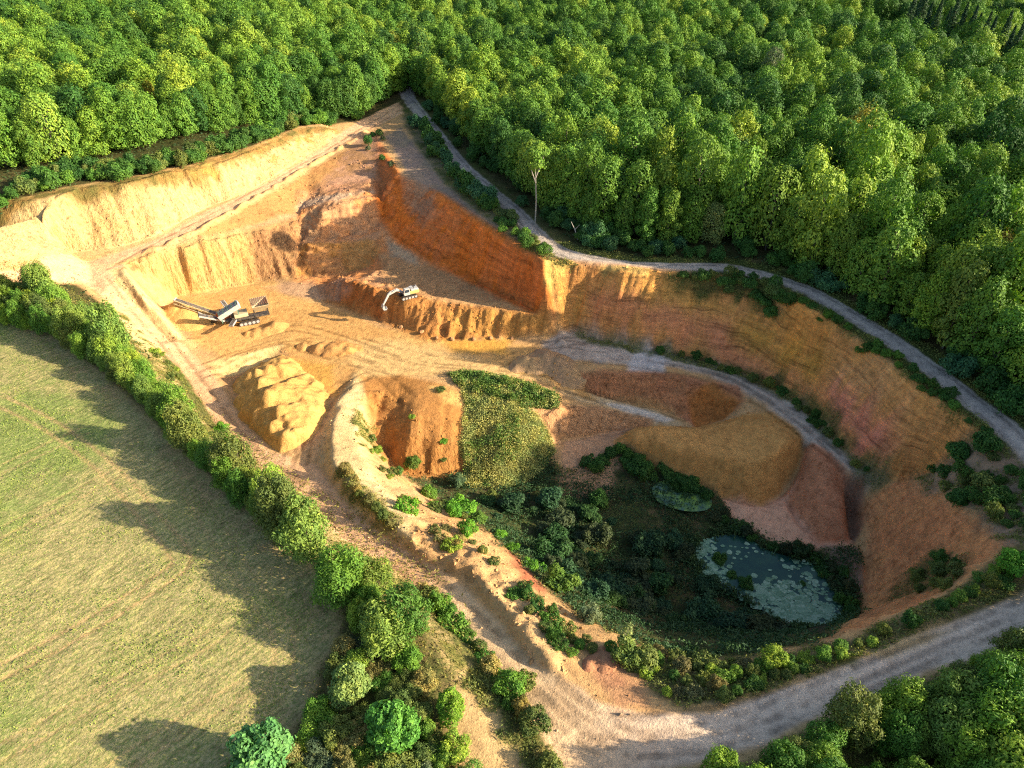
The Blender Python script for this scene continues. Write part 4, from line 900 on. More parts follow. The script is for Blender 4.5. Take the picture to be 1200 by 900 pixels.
for i, (f, x, y, z, side, dd, fr, u, v, inv) in enumerate(trees):
    pi = int(rng.integers(len(FOREST))); s = (rng.uniform(.50, .80) if rng.random() < .8 else rng.uniform(.80, .98)) * (1.0 if side == 'R' else 1.05); rot = rng.uniform(0, 6.28); c, nm = tree_hue(x, y, side)
    if fr: pi = int(rng.choice([1, 3, 5]))
    if i in visset or i in SPECIAL:
        if i in SPECIAL: c, lb = SPECIAL[i]; grp = None
        elif i in order:
            lb = f"{nm} tree in the {'right forest front row by the rim road' if side == 'R' else 'left forest front row above the cliff'}, {ordn(order[i])} from left"; grp = "front row of the right forest" if side == 'R' else "front row of the left forest"
        else:
            zone_ = ("right forest near the golden tree" if u > 860 and v < 300 else "shaded lower corner of the right forest" if u > 860 else "right forest above the road bend" if u > 640 else "right forest near the dark road gap") if side == 'R' else ("left forest near the picture edge" if u < 200 else "left forest near the dark road gap")
            lb = f"{nm} broadleaf tree behind the front row, {zone_}"; grp = f"{nm} trees, {zone_}"
        plant_tree("broadleaf_tree", FOREST[pi], x, y, s, rot, tuple(c), lb, grp, sz=rng.uniform(1.0, 1.42))
    else: rest.append((x, y, z, s, rot, pi, tuple(c)))
print("forest trees", len(trees), "as stuff", len(rest))
for k, (px, py) in enumerate([(448,104),(458,96),(470,90),(464,82),(492,97),(503,106),(482,84),(452,88),(496,86),(440,112)]):
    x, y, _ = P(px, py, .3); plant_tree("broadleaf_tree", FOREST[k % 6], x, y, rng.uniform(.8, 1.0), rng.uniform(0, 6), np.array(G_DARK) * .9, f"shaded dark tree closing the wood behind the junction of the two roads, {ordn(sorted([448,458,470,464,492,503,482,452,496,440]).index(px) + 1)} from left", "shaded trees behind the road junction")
# a bare-stemmed pale tree at the road, leaning dead stem
def special_stem():
    x, y, _ = P(627, 263, .2); z = float(zat(x, y)); h = 15.5
    e = bpy.data.objects.new("birch_tree", None); COL.objects.link(e); e.location = (x, y, z)
    tv, tf = tube_mesh([([(0, 0, -.4), (.15, .1, 5), (-.1, 0, 10), (-.25, .1, 13.5)], .17, .06), ([(-.1, 0, 9.5), (.9, .1, 12), (1.5, .3, 14)], .13, .04), ([(0, 0, 8.5), (-.9, 0, 11), (-1.3, .2, 13)], .12, .04)], 7)
    t = link("trunk", mk("pale_trunk", tv, tf, M_bark, True), e); t.color = (.34, .30, .24, 1)
    L = [(0, 0, 12.4, 1.6, 1.6, 1.3), (-.2, .1, 14.3, 1.5, 1.5, 1.2), (1.4, .3, 14.4, 1.1, 1.1, 1.0), (-1.4, .2, 13.6, 1.1, 1.1, .9), (.5, .8, 15.3, 1.2, 1.2, .9)]
    c = link("crown", crown_mesh("birch_crown", L, 1600, .42, 77), e); c.color = (*G_LIT, 1)
    tag(e, "tall slender tree with bare pale forked trunk beside the rim road", "tree")
special_stem()
def dead_stem(px, py, lb, hgt, lean):
    x, y, _ = P(px, py, .2); e = bpy.data.objects.new("dead_trunk", None)
    tv, tf = tube_mesh([([(0, 0, -.3), (lean * .5, 0, hgt * .55), (lean, 0, hgt)], .16, .04), ([(lean * .5, 0, hgt * .55), (lean * .5 + .9, .2, hgt * .8)], .07, .02)], 6)
    o = link("dead_tree", mk("dead_tree", tv, tf, M_bark, True)); o.location = (x, y, float(zat(x, y))); o.color = (.46, .40, .33, 1); tag(o, lb, "dead tree"); bpy.data.objects.remove(e)
dead_stem(678, 280, "short leaning dead pale stem in the shade at the forest foot", 3.6, -1.6)

# the rest of the wood, one mass of instances
LEAF_OF = {}
def scatter_nodes(name, pts, protos, cols):
    """one object: a cloud of points that carries copies of the protos"""
    me = bpy.data.meshes.new(name); me.vertices.add(len(pts)); me.vertices.foreach_set("co", np.array([p[:3] for p in pts], np.float32).ravel())
    for nm, ty, key, dat in (("size", 'FLOAT', "value", [p[3] for p in pts]), ("turn", 'FLOAT', "value", [p[4] for p in pts]), ("pick", 'INT', "value", [p[5] for p in pts])):
        a = me.attributes.new(nm, ty, 'POINT'); a.data.foreach_set(key, np.array(dat, np.float32 if ty == 'FLOAT' else np.int32))
    me.update(); o = bpy.data.objects.new(name, me); COL.objects.link(o)
    pc = bpy.data.collections.new(name + "_kinds")
    for k, (pm, cc) in enumerate(zip(protos, cols)):
        if tuple(cc) not in LEAF_OF: LEAF_OF[tuple(cc)] = mat("foliage_mass", lambda t, cc=cc: leaf_mat(t, cc))
        pm = pm.copy(); pm.materials[0] = LEAF_OF[tuple(cc)]
        po = bpy.data.objects.new(f"{name}_kind_{k:02d}", pm); pc.objects.link(po)
    ng = bpy.data.node_groups.new(name, 'GeometryNodeTree')
    ng.interface.new_socket("Geometry", in_out='INPUT', socket_type='NodeSocketGeometry'); ng.interface.new_socket("Geometry", in_out='OUTPUT', socket_type='NodeSocketGeometry')
    gi = ng.nodes.new("NodeGroupInput"); go = ng.nodes.new("NodeGroupOutput"); ip = ng.nodes.new("GeometryNodeInstanceOnPoints"); ci = ng.nodes.new("GeometryNodeCollectionInfo")
    ci.inputs['Collection'].default_value = pc; ci.inputs['Separate Children'].default_value = True; ci.inputs['Reset Children'].default_value = True
    ip.inputs['Pick Instance'].default_value = True
    def at(nm, ty): n = ng.nodes.new("GeometryNodeInputNamedAttribute"); n.data_type = ty; n.inputs[0].default_value = nm; return n.outputs[0]
    cx = ng.nodes.new("ShaderNodeCombineXYZ"); ng.links.new(at("turn", 'FLOAT'), cx.inputs[2])
    ng.links.new(gi.outputs[0], ip.inputs['Points']); ng.links.new(ci.outputs[0], ip.inputs['Instance']); ng.links.new(at("pick", 'INT'), ip.inputs['Instance Index'])
    ng.links.new(cx.outputs[0], ip.inputs['Rotation']); ng.links.new(at("size", 'FLOAT'), ip.inputs['Scale']); ng.links.new(ip.outputs[0], go.inputs[0])
    md = o.modifiers.new("scatter", 'NODES'); md.node_group = ng
    return tag(o, kind='stuff')
hues = [G_DARK, G_MID, G_LIT, G_YEL]
protos = [f[0] for f in FOREST for _ in hues]; pcols = [h for _ in FOREST for h in hues]
def hue_i(c): return int(np.argmin([np.linalg.norm(np.array(c) - np.array(h)) for h in hues]))
scatter_nodes("forest", [(x, y, z, s, r, pi * 4 + hue_i(c)) for x, y, z, s, r, pi, c in rest], protos, pcols)
# conifers beyond the ride
k = 0
dirg = np.array(R2) - np.array(R1); dirg = dirg / np.linalg.norm(dirg)
for i in range(26):
    p = np.array(R1) + dirg * (i * 4.2 + 2) + np.array([-dirg[1], dirg[0]]) * (9.0 if dirg[0] > 0 else -9.0) + rng.uniform(-.8, .8, 2)
    u, v = proj(p[0], p[1], 12)
    if not (1030 < u < 1250 and -60 < v < 120): continue
    k += 1
    plant_tree("conifer_tree", CONIF[i % 2], p[0], p[1], rng.uniform(.95, 1.2), rng.uniform(0, 6), (.045, .10, .055), f"dark blue green conifer beyond the shaded ride, {ordn(k)} from the left in its row", "conifers along the far ride")
# ---- the belt of trees between field and haul road
used = []
def free(x, y, d):
    for a, b, r in used:
        if (a - x) ** 2 + (b - y) ** 2 < (d + r) ** 2: return False
    return True
HB = [P(*p)[:2] for p in [(-70,330,-1),(60,358,-1.5),(118,394,-2.5),(165,440,-2.8),(208,492,-2.8),(254,540,-2.5),(300,584,-2),(352,622,-1.2),(402,664,-.5),(446,705,-.3),(470,745,0),(452,770,0),(418,738,0),(386,700,0),(338,652,0),(286,600,0),(236,550,0),(184,496,0),(128,442,0),(62,396,0),(-70,356,0)]]
hb = np.array(HB); x0, y0 = hb.min(0); x1, y1 = hb.max(0); hedge = []
tries = 0
while len(hedge) < 205 and tries < 26000:
    tries += 1; x = rng.uniform(x0, x1); y = rng.uniform(y0, y1)
    if poly_d(HB, np.array([x]), np.array([y]))[0] < .3 or not free(x, y, .56): continue
    used.append((x, y, .56)); hedge.append((x, y))
big = [P(362,655,0)[:2], P(405,700,0)[:2]]
hedge = [h for h in hedge if all(math.dist(h, b) > 3.2 for b in big)]
hedge.sort(key=lambda p: -p[1])
for k, (x, y) in enumerate(hedge):
    pi = int(rng.integers(5)); c = [G_WILLOW, G_LIT, G_OLIVE, G_YEL, G_MID][int(rng.choice(5, p=[.34, .22, .18, .14, .12]))]; nm = {G_WILLOW: "pale feathery", G_LIT: "fresh green", G_OLIVE: "olive", G_YEL: "yellow green", G_MID: "mid green"}[c]
    plant_tree("hedge_tree", HEDGE[pi], x, y, (rng.uniform(.85, 1.08) if k % 9 == 3 else rng.uniform(.40, .64)), rng.uniform(0, 6.28), np.array(c) * rng.uniform(.85, 1.15),
               f"{nm} tree in the belt between field and haul road, {ordn(k + 1)} from its far end", "trees of the belt between field and haul road", sz=rng.uniform(.95, 1.35))
plant_tree("hedge_tree", HEDGE[2], *big[0], 1.12, 1.0, G_WILLOW, "broad willowy tree with hanging pale foliage bulging toward the field", None)
plant_tree("hedge_tree", HEDGE[4], *big[1], 1.0, 2.0, np.array(G_MID) * 1.05, "bushy green tree just below the broad willowy tree", None)
for (px, py, pr, s, c, lb) in [(412,818,SMALL[1],.92,(.19,.28,.085),"round pale green small tree at the corner of the field"),
                               (464,872,SMALL[0],.95,(.11,.28,.045),"round bright emerald green small tree among brown scrub"),
                               (311,910,SMALL[0],1.12,(.10,.26,.10),"blue green small tree at the bottom picture edge by the field"),
                               (528,842,SMALL[1],.7,(.14,.27,.03),"bright yellow green bush tree above the brown scrub beside the pale bank"),
                               (478,742,HEDGE[0],.95,(.11,.21,.035),"dense dark green tree where the tree belt meets the pale bank"),
                               (440,690,HEDGE[3],1.0,(.16,.235,.045),"light green rounded tree beside the haul road bend")]:
    x, y, _ = P(px, py, 0); plant_tree("small_tree", pr, x, y, s, rng.uniform(0, 6), c, lb, None); used.append((x, y, 1.6))
def scatter_shrubs(poly, n, dmin, cols, pr, smin, smax, label, group, zp=None, seed=0, key=0, name="shrub", szr=(.8, 1.2), numbered="from the left", gmask=None):
    """separate bushes within an outline; each is named by its place in the row"""
    q = [P(a, b, zp)[:2] for a, b in poly] if zp is not None else [h[:2] for h in hits(poly)]
    a = np.array(q); lo_, hi_ = a.min(0), a.max(0); out = []; tr = 0
    while len(out) < n and tr < n * 120:
        tr += 1; x = rng.uniform(lo_[0], hi_[0]); y = rng.uniform(lo_[1], hi_[1])
        if poly_d(q, np.array([x]), np.array([y]))[0] < 0 or not free(x, y, dmin): continue
        if bil(HAUL, np.array(x), np.array(y)) > .3 or bil(TRACK, np.array(x), np.array(y)) > .2: continue
        out.append((x, y)); used.append((x, y, dmin))
    out = [p for p in out if -80 < proj(p[0], p[1], float(zat(*p)))[0] < 1300]
    out.sort(key=lambda p: proj(p[0], p[1], float(zat(*p)))[key])
    for k, (x, y) in enumerate(out):
        c, nm = cols[int(rng.integers(len(cols)))]
        plant_shrub(pr[int(rng.integers(len(pr)))], x, y, rng.uniform(smin, smax), rng.uniform(0, 6.28), np.array(c) * rng.uniform(.8, 1.2), f"{nm} {label}, {ordn(k + 1)} {numbered}", group, name, rng.uniform(*szr))
    return out
DK, OL, ST_, BR, BW = (G_DARK, "dark green"), (G_OLIVE, "olive"), (G_STRAW, "straw coloured"), (G_BRIGHT, "bright green"), ((.20, .175, .075), "dull brown green")
YG, MD, GY = (G_YEL, "yellow green"), (G_MID, "mid green"), ((.13, .17, .10), "grey green")
# band of bushes on the left cliff top, two rows
scatter_shrubs([(-70,262),(0,236),(70,205),(140,200),(220,188),(285,165),(345,142),(395,138),(392,147),(345,150),(290,174),(227,194),(150,210),(77,219),(0,256),(-70,278)], 100, .8, [DK, DK, MD, OL], BIGSHRUB, .75, 1.2, "bush on the rim of the pale left cliff", "bushes on the rim of the left cliff", name="bush", szr=(.75, 1.1))
scatter_shrubs([(340,120),(400,118),(450,118),(440,132),(400,150),(395,138),(345,140)], 9, 1.0, [DK, MD], BIGSHRUB, .7, 1.1, "bush by the shaded end of the upper haul road", "bushes at the upper road end", name="bush")
# between gravel road and red wall
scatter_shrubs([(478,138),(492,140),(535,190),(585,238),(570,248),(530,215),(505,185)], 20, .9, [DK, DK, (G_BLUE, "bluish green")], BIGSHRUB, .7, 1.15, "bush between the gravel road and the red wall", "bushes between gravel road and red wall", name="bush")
scatter_shrubs([(565,240),(590,245),(645,292),(690,306),(650,304),(610,290),(580,264)], 16, .7, [OL, DK, MD], SHRUB, .7, 1.3, "low shrub on the strip below the gravel road bend", "shrubs below the gravel road bend")
scatter_shrubs([(436,150),(452,160),(466,210),(460,225),(448,196),(430,180)], 7, .6, [DK, GY], SHRUB, .6, 1.1, "small shrub at the top of the red wall", "shrubs topping the red wall", key=1, numbered="from the top")
# rim of the right cliff
scatter_shrubs([(780,316),(910,322),(915,345),(925,372),(890,368),(870,345),(800,335)], 20, .6, [DK, DK, OL], SHRUB, .7, 1.3, "shrub hanging over the rim of the right cliff", "shrubs hanging over the right cliff rim")
scatter_shrubs([(925,345),(960,362),(1000,388),(1050,420),(1100,455),(1160,500),(1200,540),(1190,548),(1140,508),(1085,465),(1035,428),(990,400),(950,376)], 26, .45, [DK, MD], SHRUB, .4, .85, "shrub between the right cliff rim and gravel road", "shrubs along the right cliff rim")
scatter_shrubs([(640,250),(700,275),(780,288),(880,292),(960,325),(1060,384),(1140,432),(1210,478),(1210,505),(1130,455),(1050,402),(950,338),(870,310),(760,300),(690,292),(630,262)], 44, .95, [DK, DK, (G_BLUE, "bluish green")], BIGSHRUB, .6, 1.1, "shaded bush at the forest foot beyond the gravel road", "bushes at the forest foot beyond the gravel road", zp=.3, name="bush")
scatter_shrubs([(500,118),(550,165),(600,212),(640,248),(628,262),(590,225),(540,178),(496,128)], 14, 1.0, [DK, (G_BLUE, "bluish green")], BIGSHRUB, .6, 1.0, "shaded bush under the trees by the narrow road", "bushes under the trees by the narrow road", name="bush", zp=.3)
# right corner spur and south-east slope
scatter_shrubs([(1075,560),(1115,542),(1155,520),(1200,560),(1225,640),(1180,630),(1140,600),(1100,585)], 30, .7, [DK, DK, OL], SHRUB + BIGSHRUB[:1], .55, 1.0, "bush on the spur at the right pit corner", "bushes on the right corner spur", name="scrub_bush")
scatter_shrubs([(1045,700),(1085,665),(1125,655),(1125,685),(1090,700)], 10, .6, [DK, OL], SHRUB, .5, .9, "small shrub on the bare slope above the near rim", "shrubs on the bare south slope")
scatter_shrubs([(870,790),(930,770),(1000,752),(1060,735),(1110,708),(1180,650),(1215,660),(1170,690),(1090,722),(1020,755),(960,780),(890,805)], 36, .5, [OL, DK, MD, YG], SHRUB, .35, .75, "shrub on the near rim beside the pale road", "shrubs on the near rim beside the pale road")
scatter_shrubs([(745,755),(800,772),(870,780),(900,800),(830,828),(780,815),(752,785)], 24, .5, [OL, MD, YG, DK, BW], SHRUB, .4, .85, "shrub on the near rim where the roads meet", "shrubs where the roads meet")
# broken berm and rubble
scatter_shrubs([(595,690),(618,690),(640,712),(665,735),(690,752),(735,765),(742,785),(700,765),(668,768),(645,755),(620,725)], 22, .5, [OL, MD, DK], SHRUB, .4, .8, "shrub on the broken berm beside the haul road", "shrubs on the broken berm")
scatter_shrubs([(500,618),(530,622),(560,640),(600,672),(585,672),(550,650),(515,635)], 8, .5, [OL, ST_], SHRUB, .4, .7, "tuft shrub among the berm rubble", "shrubs among the berm rubble")
scatter_shrubs([(402,548),(420,565),(450,600),(470,622),(455,615),(430,590),(408,568)], 10, .5, [OL, ST_], SHRUB, .45, .75, "shrub on the dark flank of the pale berm", "shrubs on the pale berm flank", key=1, numbered="from the top")
# bank strip
scatter_shrubs([(494,676),(527,707),(566,753),(594,790),(616,825),(640,865),(660,905),(641,905),(621,868),(601,830),(579,796),(551,762),(513,718),(482,684)], 30, .6, [OL, OL, (G_STRAW, "straw coloured"), MD], SHRUB, .65, 1.2, "shrub in the strip between haul road and pale bank", "shrubs between haul road and pale bank", key=1, numbered="from the top")
scatter_shrubs([(175,400),(200,415),(215,455),(240,495),(270,530),(262,535),(225,490),(195,445)], 12, .5, [OL, YG], SHRUB, .4, .8, "shrub on the pale bank above the haul road", "shrubs on the pale bank", key=1, numbered="from the top")
scatter_shrubs([(252,490),(268,500),(278,525),(268,525)], 3, .5, [BR], SHRUB, .8, 1.1, "shrub at the road edge left of the stockpile", "shrubs left of the stockpile")
# bottom scrub
scatter_shrubs([(395,770),(440,735),(468,745),(498,800),(522,850),(548,900),(556,930),(260,930),(340,890),(385,830)], 62, .7, [OL, OL, ST_, MD, YG, GY], FINE, .55, .95, "bush in the rough corner below the field", "scrub bushes below the field", name="scrub_bush", key=1, numbered="from the top")
# near right corner
NR = [P(*p)[:2] for p in [(800,915,0),(838,912,0),(905,892,0),(965,868,0),(1040,835,0),(1100,805,0),(1160,782,0),(1240,742,0),(1400,690,0),(1500,900,0),(1200,1100,0),(780,1060,0)]]
a = np.array(NR); lo_, hi_ = a.min(0), a.max(0); got = []; tr = 0
while len(got) < 130 and tr < 14000:
    tr += 1; x = rng.uniform(lo_[0], hi_[0]); y = rng.uniform(lo_[1], hi_[1])
    if poly_d(NR, np.array([x]), np.array([y]))[0] < .2 or not free(x, y, .75): continue
    used.append((x, y, .75)); got.append((x, y))
got.sort(key=lambda p: proj(p[0], p[1], 3.0)[0])
k = 0
for x, y in got:
    u, v = proj(x, y, 3.0)
    inv = u < 1290 and v < 980
    pi = int(rng.integers(5)); c, nm = [(G_LIT, "fresh green"), (G_YEL, "yellow green"), (G_OLIVE, "olive"), (G_MID, "mid green"), (G_WILLOW, "pale feathery")][int(rng.integers(5))]
    if inv: k += 1
    s = rng.uniform(.5, .9) * (1.25 if u > 1150 else 1)
    plant_tree("hedge_tree", HEDGE[pi], x, y, s, rng.uniform(0, 6.28), np.array(c) * rng.uniform(.85, 1.15), f"{nm} bush tree below the pale road, {ordn(k)} from the left" if inv else "bush tree beyond the right picture edge", "trees below the pale road" if inv else "trees beyond the right edge")
# taller trees just outside to the right, whose shade lies on the road and the pit
for i in range(44):
    x, y = rng.uniform(52, 92), rng.uniform(18, 50)
    u, v = proj(x, y, 12)
    if u < 1300 or not free(x, y, 1.6): continue
    used.append((x, y, 1.6)); plant_tree("broadleaf_tree", FOREST[i % 6], x, y, rng.uniform(.62, .85), rng.uniform(0, 6), G_MID, "tree beyond the right picture edge", "trees beyond the right edge")
for i in range(24):
    x, y = rng.uniform(84, 104), rng.uniform(46, 84)
    u, v = proj(x, y, 14)
    if u < 1320 or not free(x, y, 1.8): continue
    used.append((x, y, 1.8)); plant_tree("broadleaf_tree", FOREST[i % 6], x, y, rng.uniform(.8, 1.0), rng.uniform(0, 6), G_MID, "tree beyond the right picture edge", "trees beyond the right edge")

# ---- plants in the pit: those that stand out first
for px, py, pr, s, c, lb in [
  (477,597,SHRUB[3],1.15,G_BRIGHT,"low bright green bush on pale sand, leftmost in the pit"), (503,583,SHRUB[0],1.25,(.13,.26,.04),"rounded sunlit bush right of the low bright one"),
  (541,600,SHRUB[3],1.5,G_BRIGHT,"wide bright green bush below the brown sand face"), (465,556,SHRUB[3],.8,(.10,.2,.04),"small bush at the lower left foot of the brown face"),
  (485,548,SHRUB[0],1.2,(.09,.17,.035),"dark bush at the foot of the shadowed brown spur"), (520,520,SHRUB[3],.5,G_BRIGHT,"tiny bright bush alone in the middle of the brown face"),
  (517,458,SHRUB[3],.6,G_OLIVE,"small bush on the top edge of the brown face"), (483,490,SHRUB[3],.45,G_YEL,"tiny yellowish plant on the shadowed brown spur"),
  (520,542,SHRUB[3],.4,G_OLIVE,"tiny plant low on the brown face"), (548,628,SHRUB[2],1.0,G_BRIGHT,"upright bright green bush above the red rock outcrop"),
  (560,612,SHRUB[0],1.0,(.12,.22,.04),"sunlit green bush near the centre of the pit edge"), (530,640,SHRUB[3],.9,G_YEL,"yellow green bush strip plant beside the pale rubble"),
  (536,570,SHRUB[2],1.0,(.14,.2,.10),"grey green tuft at the foot of the ivy mound"), (575,585,SHRUB[0],1.0,G_OLIVE,"olive bush at the lower edge of the ivy mound"),
  (657,690,BIGSHRUB[1],.85,(.10,.19,.035),"large half lit bush on the pit slope above the pink lump"), (690,728,SHRUB[2],1.0,(.16,.21,.12),"pale silvery shrub at the shade edge above the broken berm"),
  (737,775,BIGSHRUB[1],.75,(.16,.23,.06),"large light green bush on the near rim with a sapling above"), (755,778,SHRUB[0],1.3,(.17,.22,.06),"light green bush right of the large one on the near rim"),
  (905,780,SHRUB[2],1.0,G_YEL,"sunlit yellow green bush on the near rim of the pond pit"), (1182,672,SHRUB[2],1.3,G_BRIGHT,"bright green sunlit bush at the right end of the near rim"),
  (745,556,BIGSHRUB[1],.75,G_DARK,"large dark round bush below the olive mound"), (700,590,SHRUB[0],1.4,G_DARK,"dark green bush on the pinkish ledge"),
  (938,650,BIGSHRUB[1],.62,(.05,.09,.03),"very dark wide bush at the corner of the pond below the pink fan"), (615,800,SHRUB[3],.8,G_OLIVE,"olive shrub beside the lower haul road"),
  (842,662,SHRUB[2],.9,G_DARK,"dark reed clump in the upper left of the pond"), (856,680,SHRUB[0],.9,G_DARK,"dark clump standing in the left part of the pond"),
  (873,690,SHRUB[2],.9,G_DARK,"dark clump in the middle of the pond's left shore"), (937,690,SHRUB[0],.8,G_DARK,"dark clump among the lily pads on the right"), (955,722,SHRUB[3],.7,G_DARK,"dark clump near the lower corner of the pond")]:
    x, y, _ = hit(px, py); plant_shrub(pr, x, y, s, rng.uniform(0, 6), c, lb); used.append((x, y, .5))
x, y, _ = hit(730, 765)
sap = bpy.data.objects.new("sapling", None); COL.objects.link(sap); sap.location = (x, y, float(zat(x, y))); tag(sap, "pale leaved slender sapling rising above the near rim", "sapling")
tv, tf = tube_mesh([([(0, 0, -.3), (.05, 0, 1.8), (.2, 0, 4.2)], .06, .015)] + [([(0, 0, z), (.5 * math.cos(a), .5 * math.sin(a), z + .7)], .025, .01) for z, a in [(1.2, 0), (1.6, 2), (2.0, 4), (2.5, 1), (2.9, 3), (3.3, 5)]], 5)
tr_ = link("stem", mk("sapling_stem", tv, tf, M_bark, True), sap); tr_.color = (.3, .25, .18, 1)
L = [(.45 * math.cos(a), .45 * math.sin(a), z + .6, .38, .38, .5) for z, a in [(1.2, 0), (1.6, 2), (2.0, 4), (2.5, 1), (2.9, 3), (3.3, 5)]] + [(.2, 0, 4.1, .3, .3, .5)]
cr_ = link("foliage", crown_mesh("sapling_leaves", L, 420, .22, 78), sap); cr_.color = (.26, .29, .11, 1)
scatter_shrubs([(560,585),(600,590),(650,580),(700,610),(760,620),(800,640),(815,680),(870,715),(930,738),(900,745),(830,742),(760,722),(700,705),(640,665),(600,625)], 74, .7, [((.045, .105, .03), "dark green"), ((.04, .10, .05), "bluish green"), ((.06, .085, .04), "dull green")], SHRUB + BIGSHRUB[:2], .6, 1.1, "bush in the shaded pit bottom", "bushes in the shaded pit bottom", name="bush", szr=(.6, 1.0))
scatter_shrubs([(690,545),(725,528),(770,546),(800,562),(845,580),(843,592),(800,575),(760,560),(720,545),(698,560)], 20, .5, [DK, DK], SHRUB, .7, 1.2, "bush in the row at the olive mound foot", "bushes along the olive mound foot")
scatter_shrubs([(840,595),(860,612),(890,632),(920,645),(980,660),(1000,690),(1000,720),(985,720),(980,690),(950,660),(900,645),(860,630),(838,615)], 20, .5, [DK, ((.06, .08, .035), "blackish green")], SHRUB, .6, 1.0, "low dark bush fringing the pond bank", "bushes fringing the pond bank")
scatter_shrubs([(470,585),(500,590),(560,600),(600,640),(640,670),(620,665),(575,625),(520,605)], 14, .5, [OL, MD, BR], SHRUB, .5, .9, "shrub on the pit slope beside the pale rubble", "shrubs beside the pale rubble")
scatter_shrubs([(430,470),(440,520),(455,550),(470,575),(440,545),(425,500)], 8, .5, [YG, OL], SHRUB, .35, .7, "plant on the pale slope right of the berm", "plants right of the berm", key=1, numbered="from the top")
scatter_shrubs([(720,402),(800,416),(860,430),(920,460),(960,492),(990,530),(1030,565),(1010,560),(960,505),(900,455),(820,425)], 22, .45, [DK, OL], SHRUB, .4, .85, "small shrub at the foot of the right cliff", "shrubs at the right cliff foot")

# ---- ground cover nobody could count
PQ0 = [P(a, b, -19.85) for a, b in [(812,652),(826,634),(848,627),(872,628),(900,645),(935,655),(962,668),(980,695),(990,722),(968,742),(930,736),(895,716),(868,700),(838,684)]]
def cover(name, w, n, size, colr, h=.25, flat=.35, seed=1, maxz=None):
    """leaf sprays standing on the ground wherever w is high"""
    rg = np.random.default_rng(seed); p = np.clip(w, 0, 1).ravel(); p = p / p.sum(); k = rg.choice(len(p), n, p=p)
    x = XX.ravel()[k] + rg.uniform(-ST, ST, n) * .7; y = YY.ravel()[k] + rg.uniform(-ST, ST, n) * .7
    z = zat(x, y) + h * rg.random(n) * (1 + .8 * vnoise(x / 1.2, y / 1.2, seed))
    u, v = proj(x, y, z); m = (u > -40) & (u < 1240) & (v > -20) & (v < 930); x, y, z = x[m], y[m], z[m]
    Nn = rg.normal(0, 1, (len(x), 3)) * .8 + np.array([0, 0, flat])
    vv = leaves(np.stack([x, y, z], -1), Nn, size, rg, .45)
    o = link(name, mk(name, vv, np.arange(len(vv)).reshape(-1, 4), M_leaf)); o.color = (*colr, 1); return tag(o, kind='stuff')
ivy_top = zone([(524,438),(560,436),(612,447),(655,464),(655,478),(610,476),(560,462),(535,452)], 1, .3)
cover("creeper", IVY, 30000, .26, (.38, .41, .17), .5, 1.5, 801)
cover("ivy", np.maximum(ivy_top, IVY * smooth(.1, .3, fbm(XX / 2, YY / 2, 803, 3)) * .5), 11000, .34, (.13, .22, .05), .7, .4, 802)
cover("undergrowth", BAS * (1 - IVY) * (GRASS > .3) * (.15 + smooth(-.25, .25, fbm(XX / 4, YY / 4, 804, 3))), 34000, .36, (.045, .10, .045), .8, .4, 805)
inpit = GRASS * (GRASS > .3) * (1 - FIELD) * (1 - near) * (HAUL < .05) * (1 - BAS) * (1 - IVY) * (YY < 128) * (hq < .5)
cover("rough_grass", np.clip(inpit, 0, 1) * (.2 + smooth(-.2, .3, hi)), 42000, .26, (.22, .24, .07), .35, .4, 806)
cover("bramble", np.clip(hq * (1 - FIELD), 0, 1) * (XX < 12), 34000, .30, (.20, .20, .07), .8, .5, 807)
cover("rough_herbs", near * smooth(-.5, .2, fbm(XX / 3, YY / 3, 811, 3)), 26000, .30, (.14, .19, .055), .9, .5, 812)
pd_ = poly_d(PQ0, XX, YY); cover("reeds", smooth(-2.6, -.6, pd_) * smooth(.9, .2, pd_) * (.1 + smooth(-.2, .3, fbm(XX / 2, YY / 2, 813, 3))), 7000, .42, (.09, .14, .05), 1.0, .1, 814)
cover("field_weeds", FIELD * smooth(-.3, .5, fbm(XX / 5, YY / 5, 808, 4)) * (1 - RUT_FIELD) * smooth(1.2, 3, d), 36000, .17, (.26, .34, .09), .10, .9, 809)
cover("forest_floor_plants", smooth(100, 104, YY) * (1 - PIT) * smooth(0, .5, GRASS * 0 + 1) * (1 - TRACK) * (1 - HAUL) * (1 - LANE) * (verge < .35) * (YY < 190), 22000, .5, (.06, .10, .035), .7, .4, 810)

# ---- pond, algae pool and lily pads
def blob_sheet(name, pts, z, m, sub=6):
    q = np.array([p[:2] for p in pts]); n = len(q); o = []
    for i in range(n):
        p0, p1, p2, p3 = q[i - 1], q[i], q[(i + 1) % n], q[(i + 2) % n]
        for k in range(sub):
            t = k / sub; o.append(.5 * (2 * p1 + (p2 - p0) * t + (2 * p0 - 5 * p1 + 4 * p2 - p3) * t * t + (3 * p1 - p0 - 3 * p2 + p3) * t ** 3))
    me = bpy.data.meshes.new(name); me.from_pydata([(a[0], a[1], z) for a in o], [], [tuple(range(len(o)))]); me.update()
    if me.polygons[0].normal.z < 0: me.flip_normals()
    return link(name, me, None, m)
def water_mat(t):
    p = N(t, "ShaderNodeNewGeometry").outputs['Position']
    n = N(t, "ShaderNodeTexNoise", {'Vector': p, 'Scale': .35, 'Detail': 4.0}).outputs[0]
    c = ramp(t, n, [(.3, (.012, .05, .042)), (.7, (.035, .095, .055))])
    b = N(t, "ShaderNodeBump", {'Height': N(t, "ShaderNodeTexNoise", {'Vector': p, 'Scale': 3.0, 'Detail': 2.0}).outputs[0], 'Strength': .06, 'Distance': .05})
    return N(t, "ShaderNodeBsdfPrincipled", {'Base Color': c, 'Roughness': .2, 'Specular IOR Level': .3, 'Normal': b.outputs[0]})
M_water = mat("pond_water", water_mat)
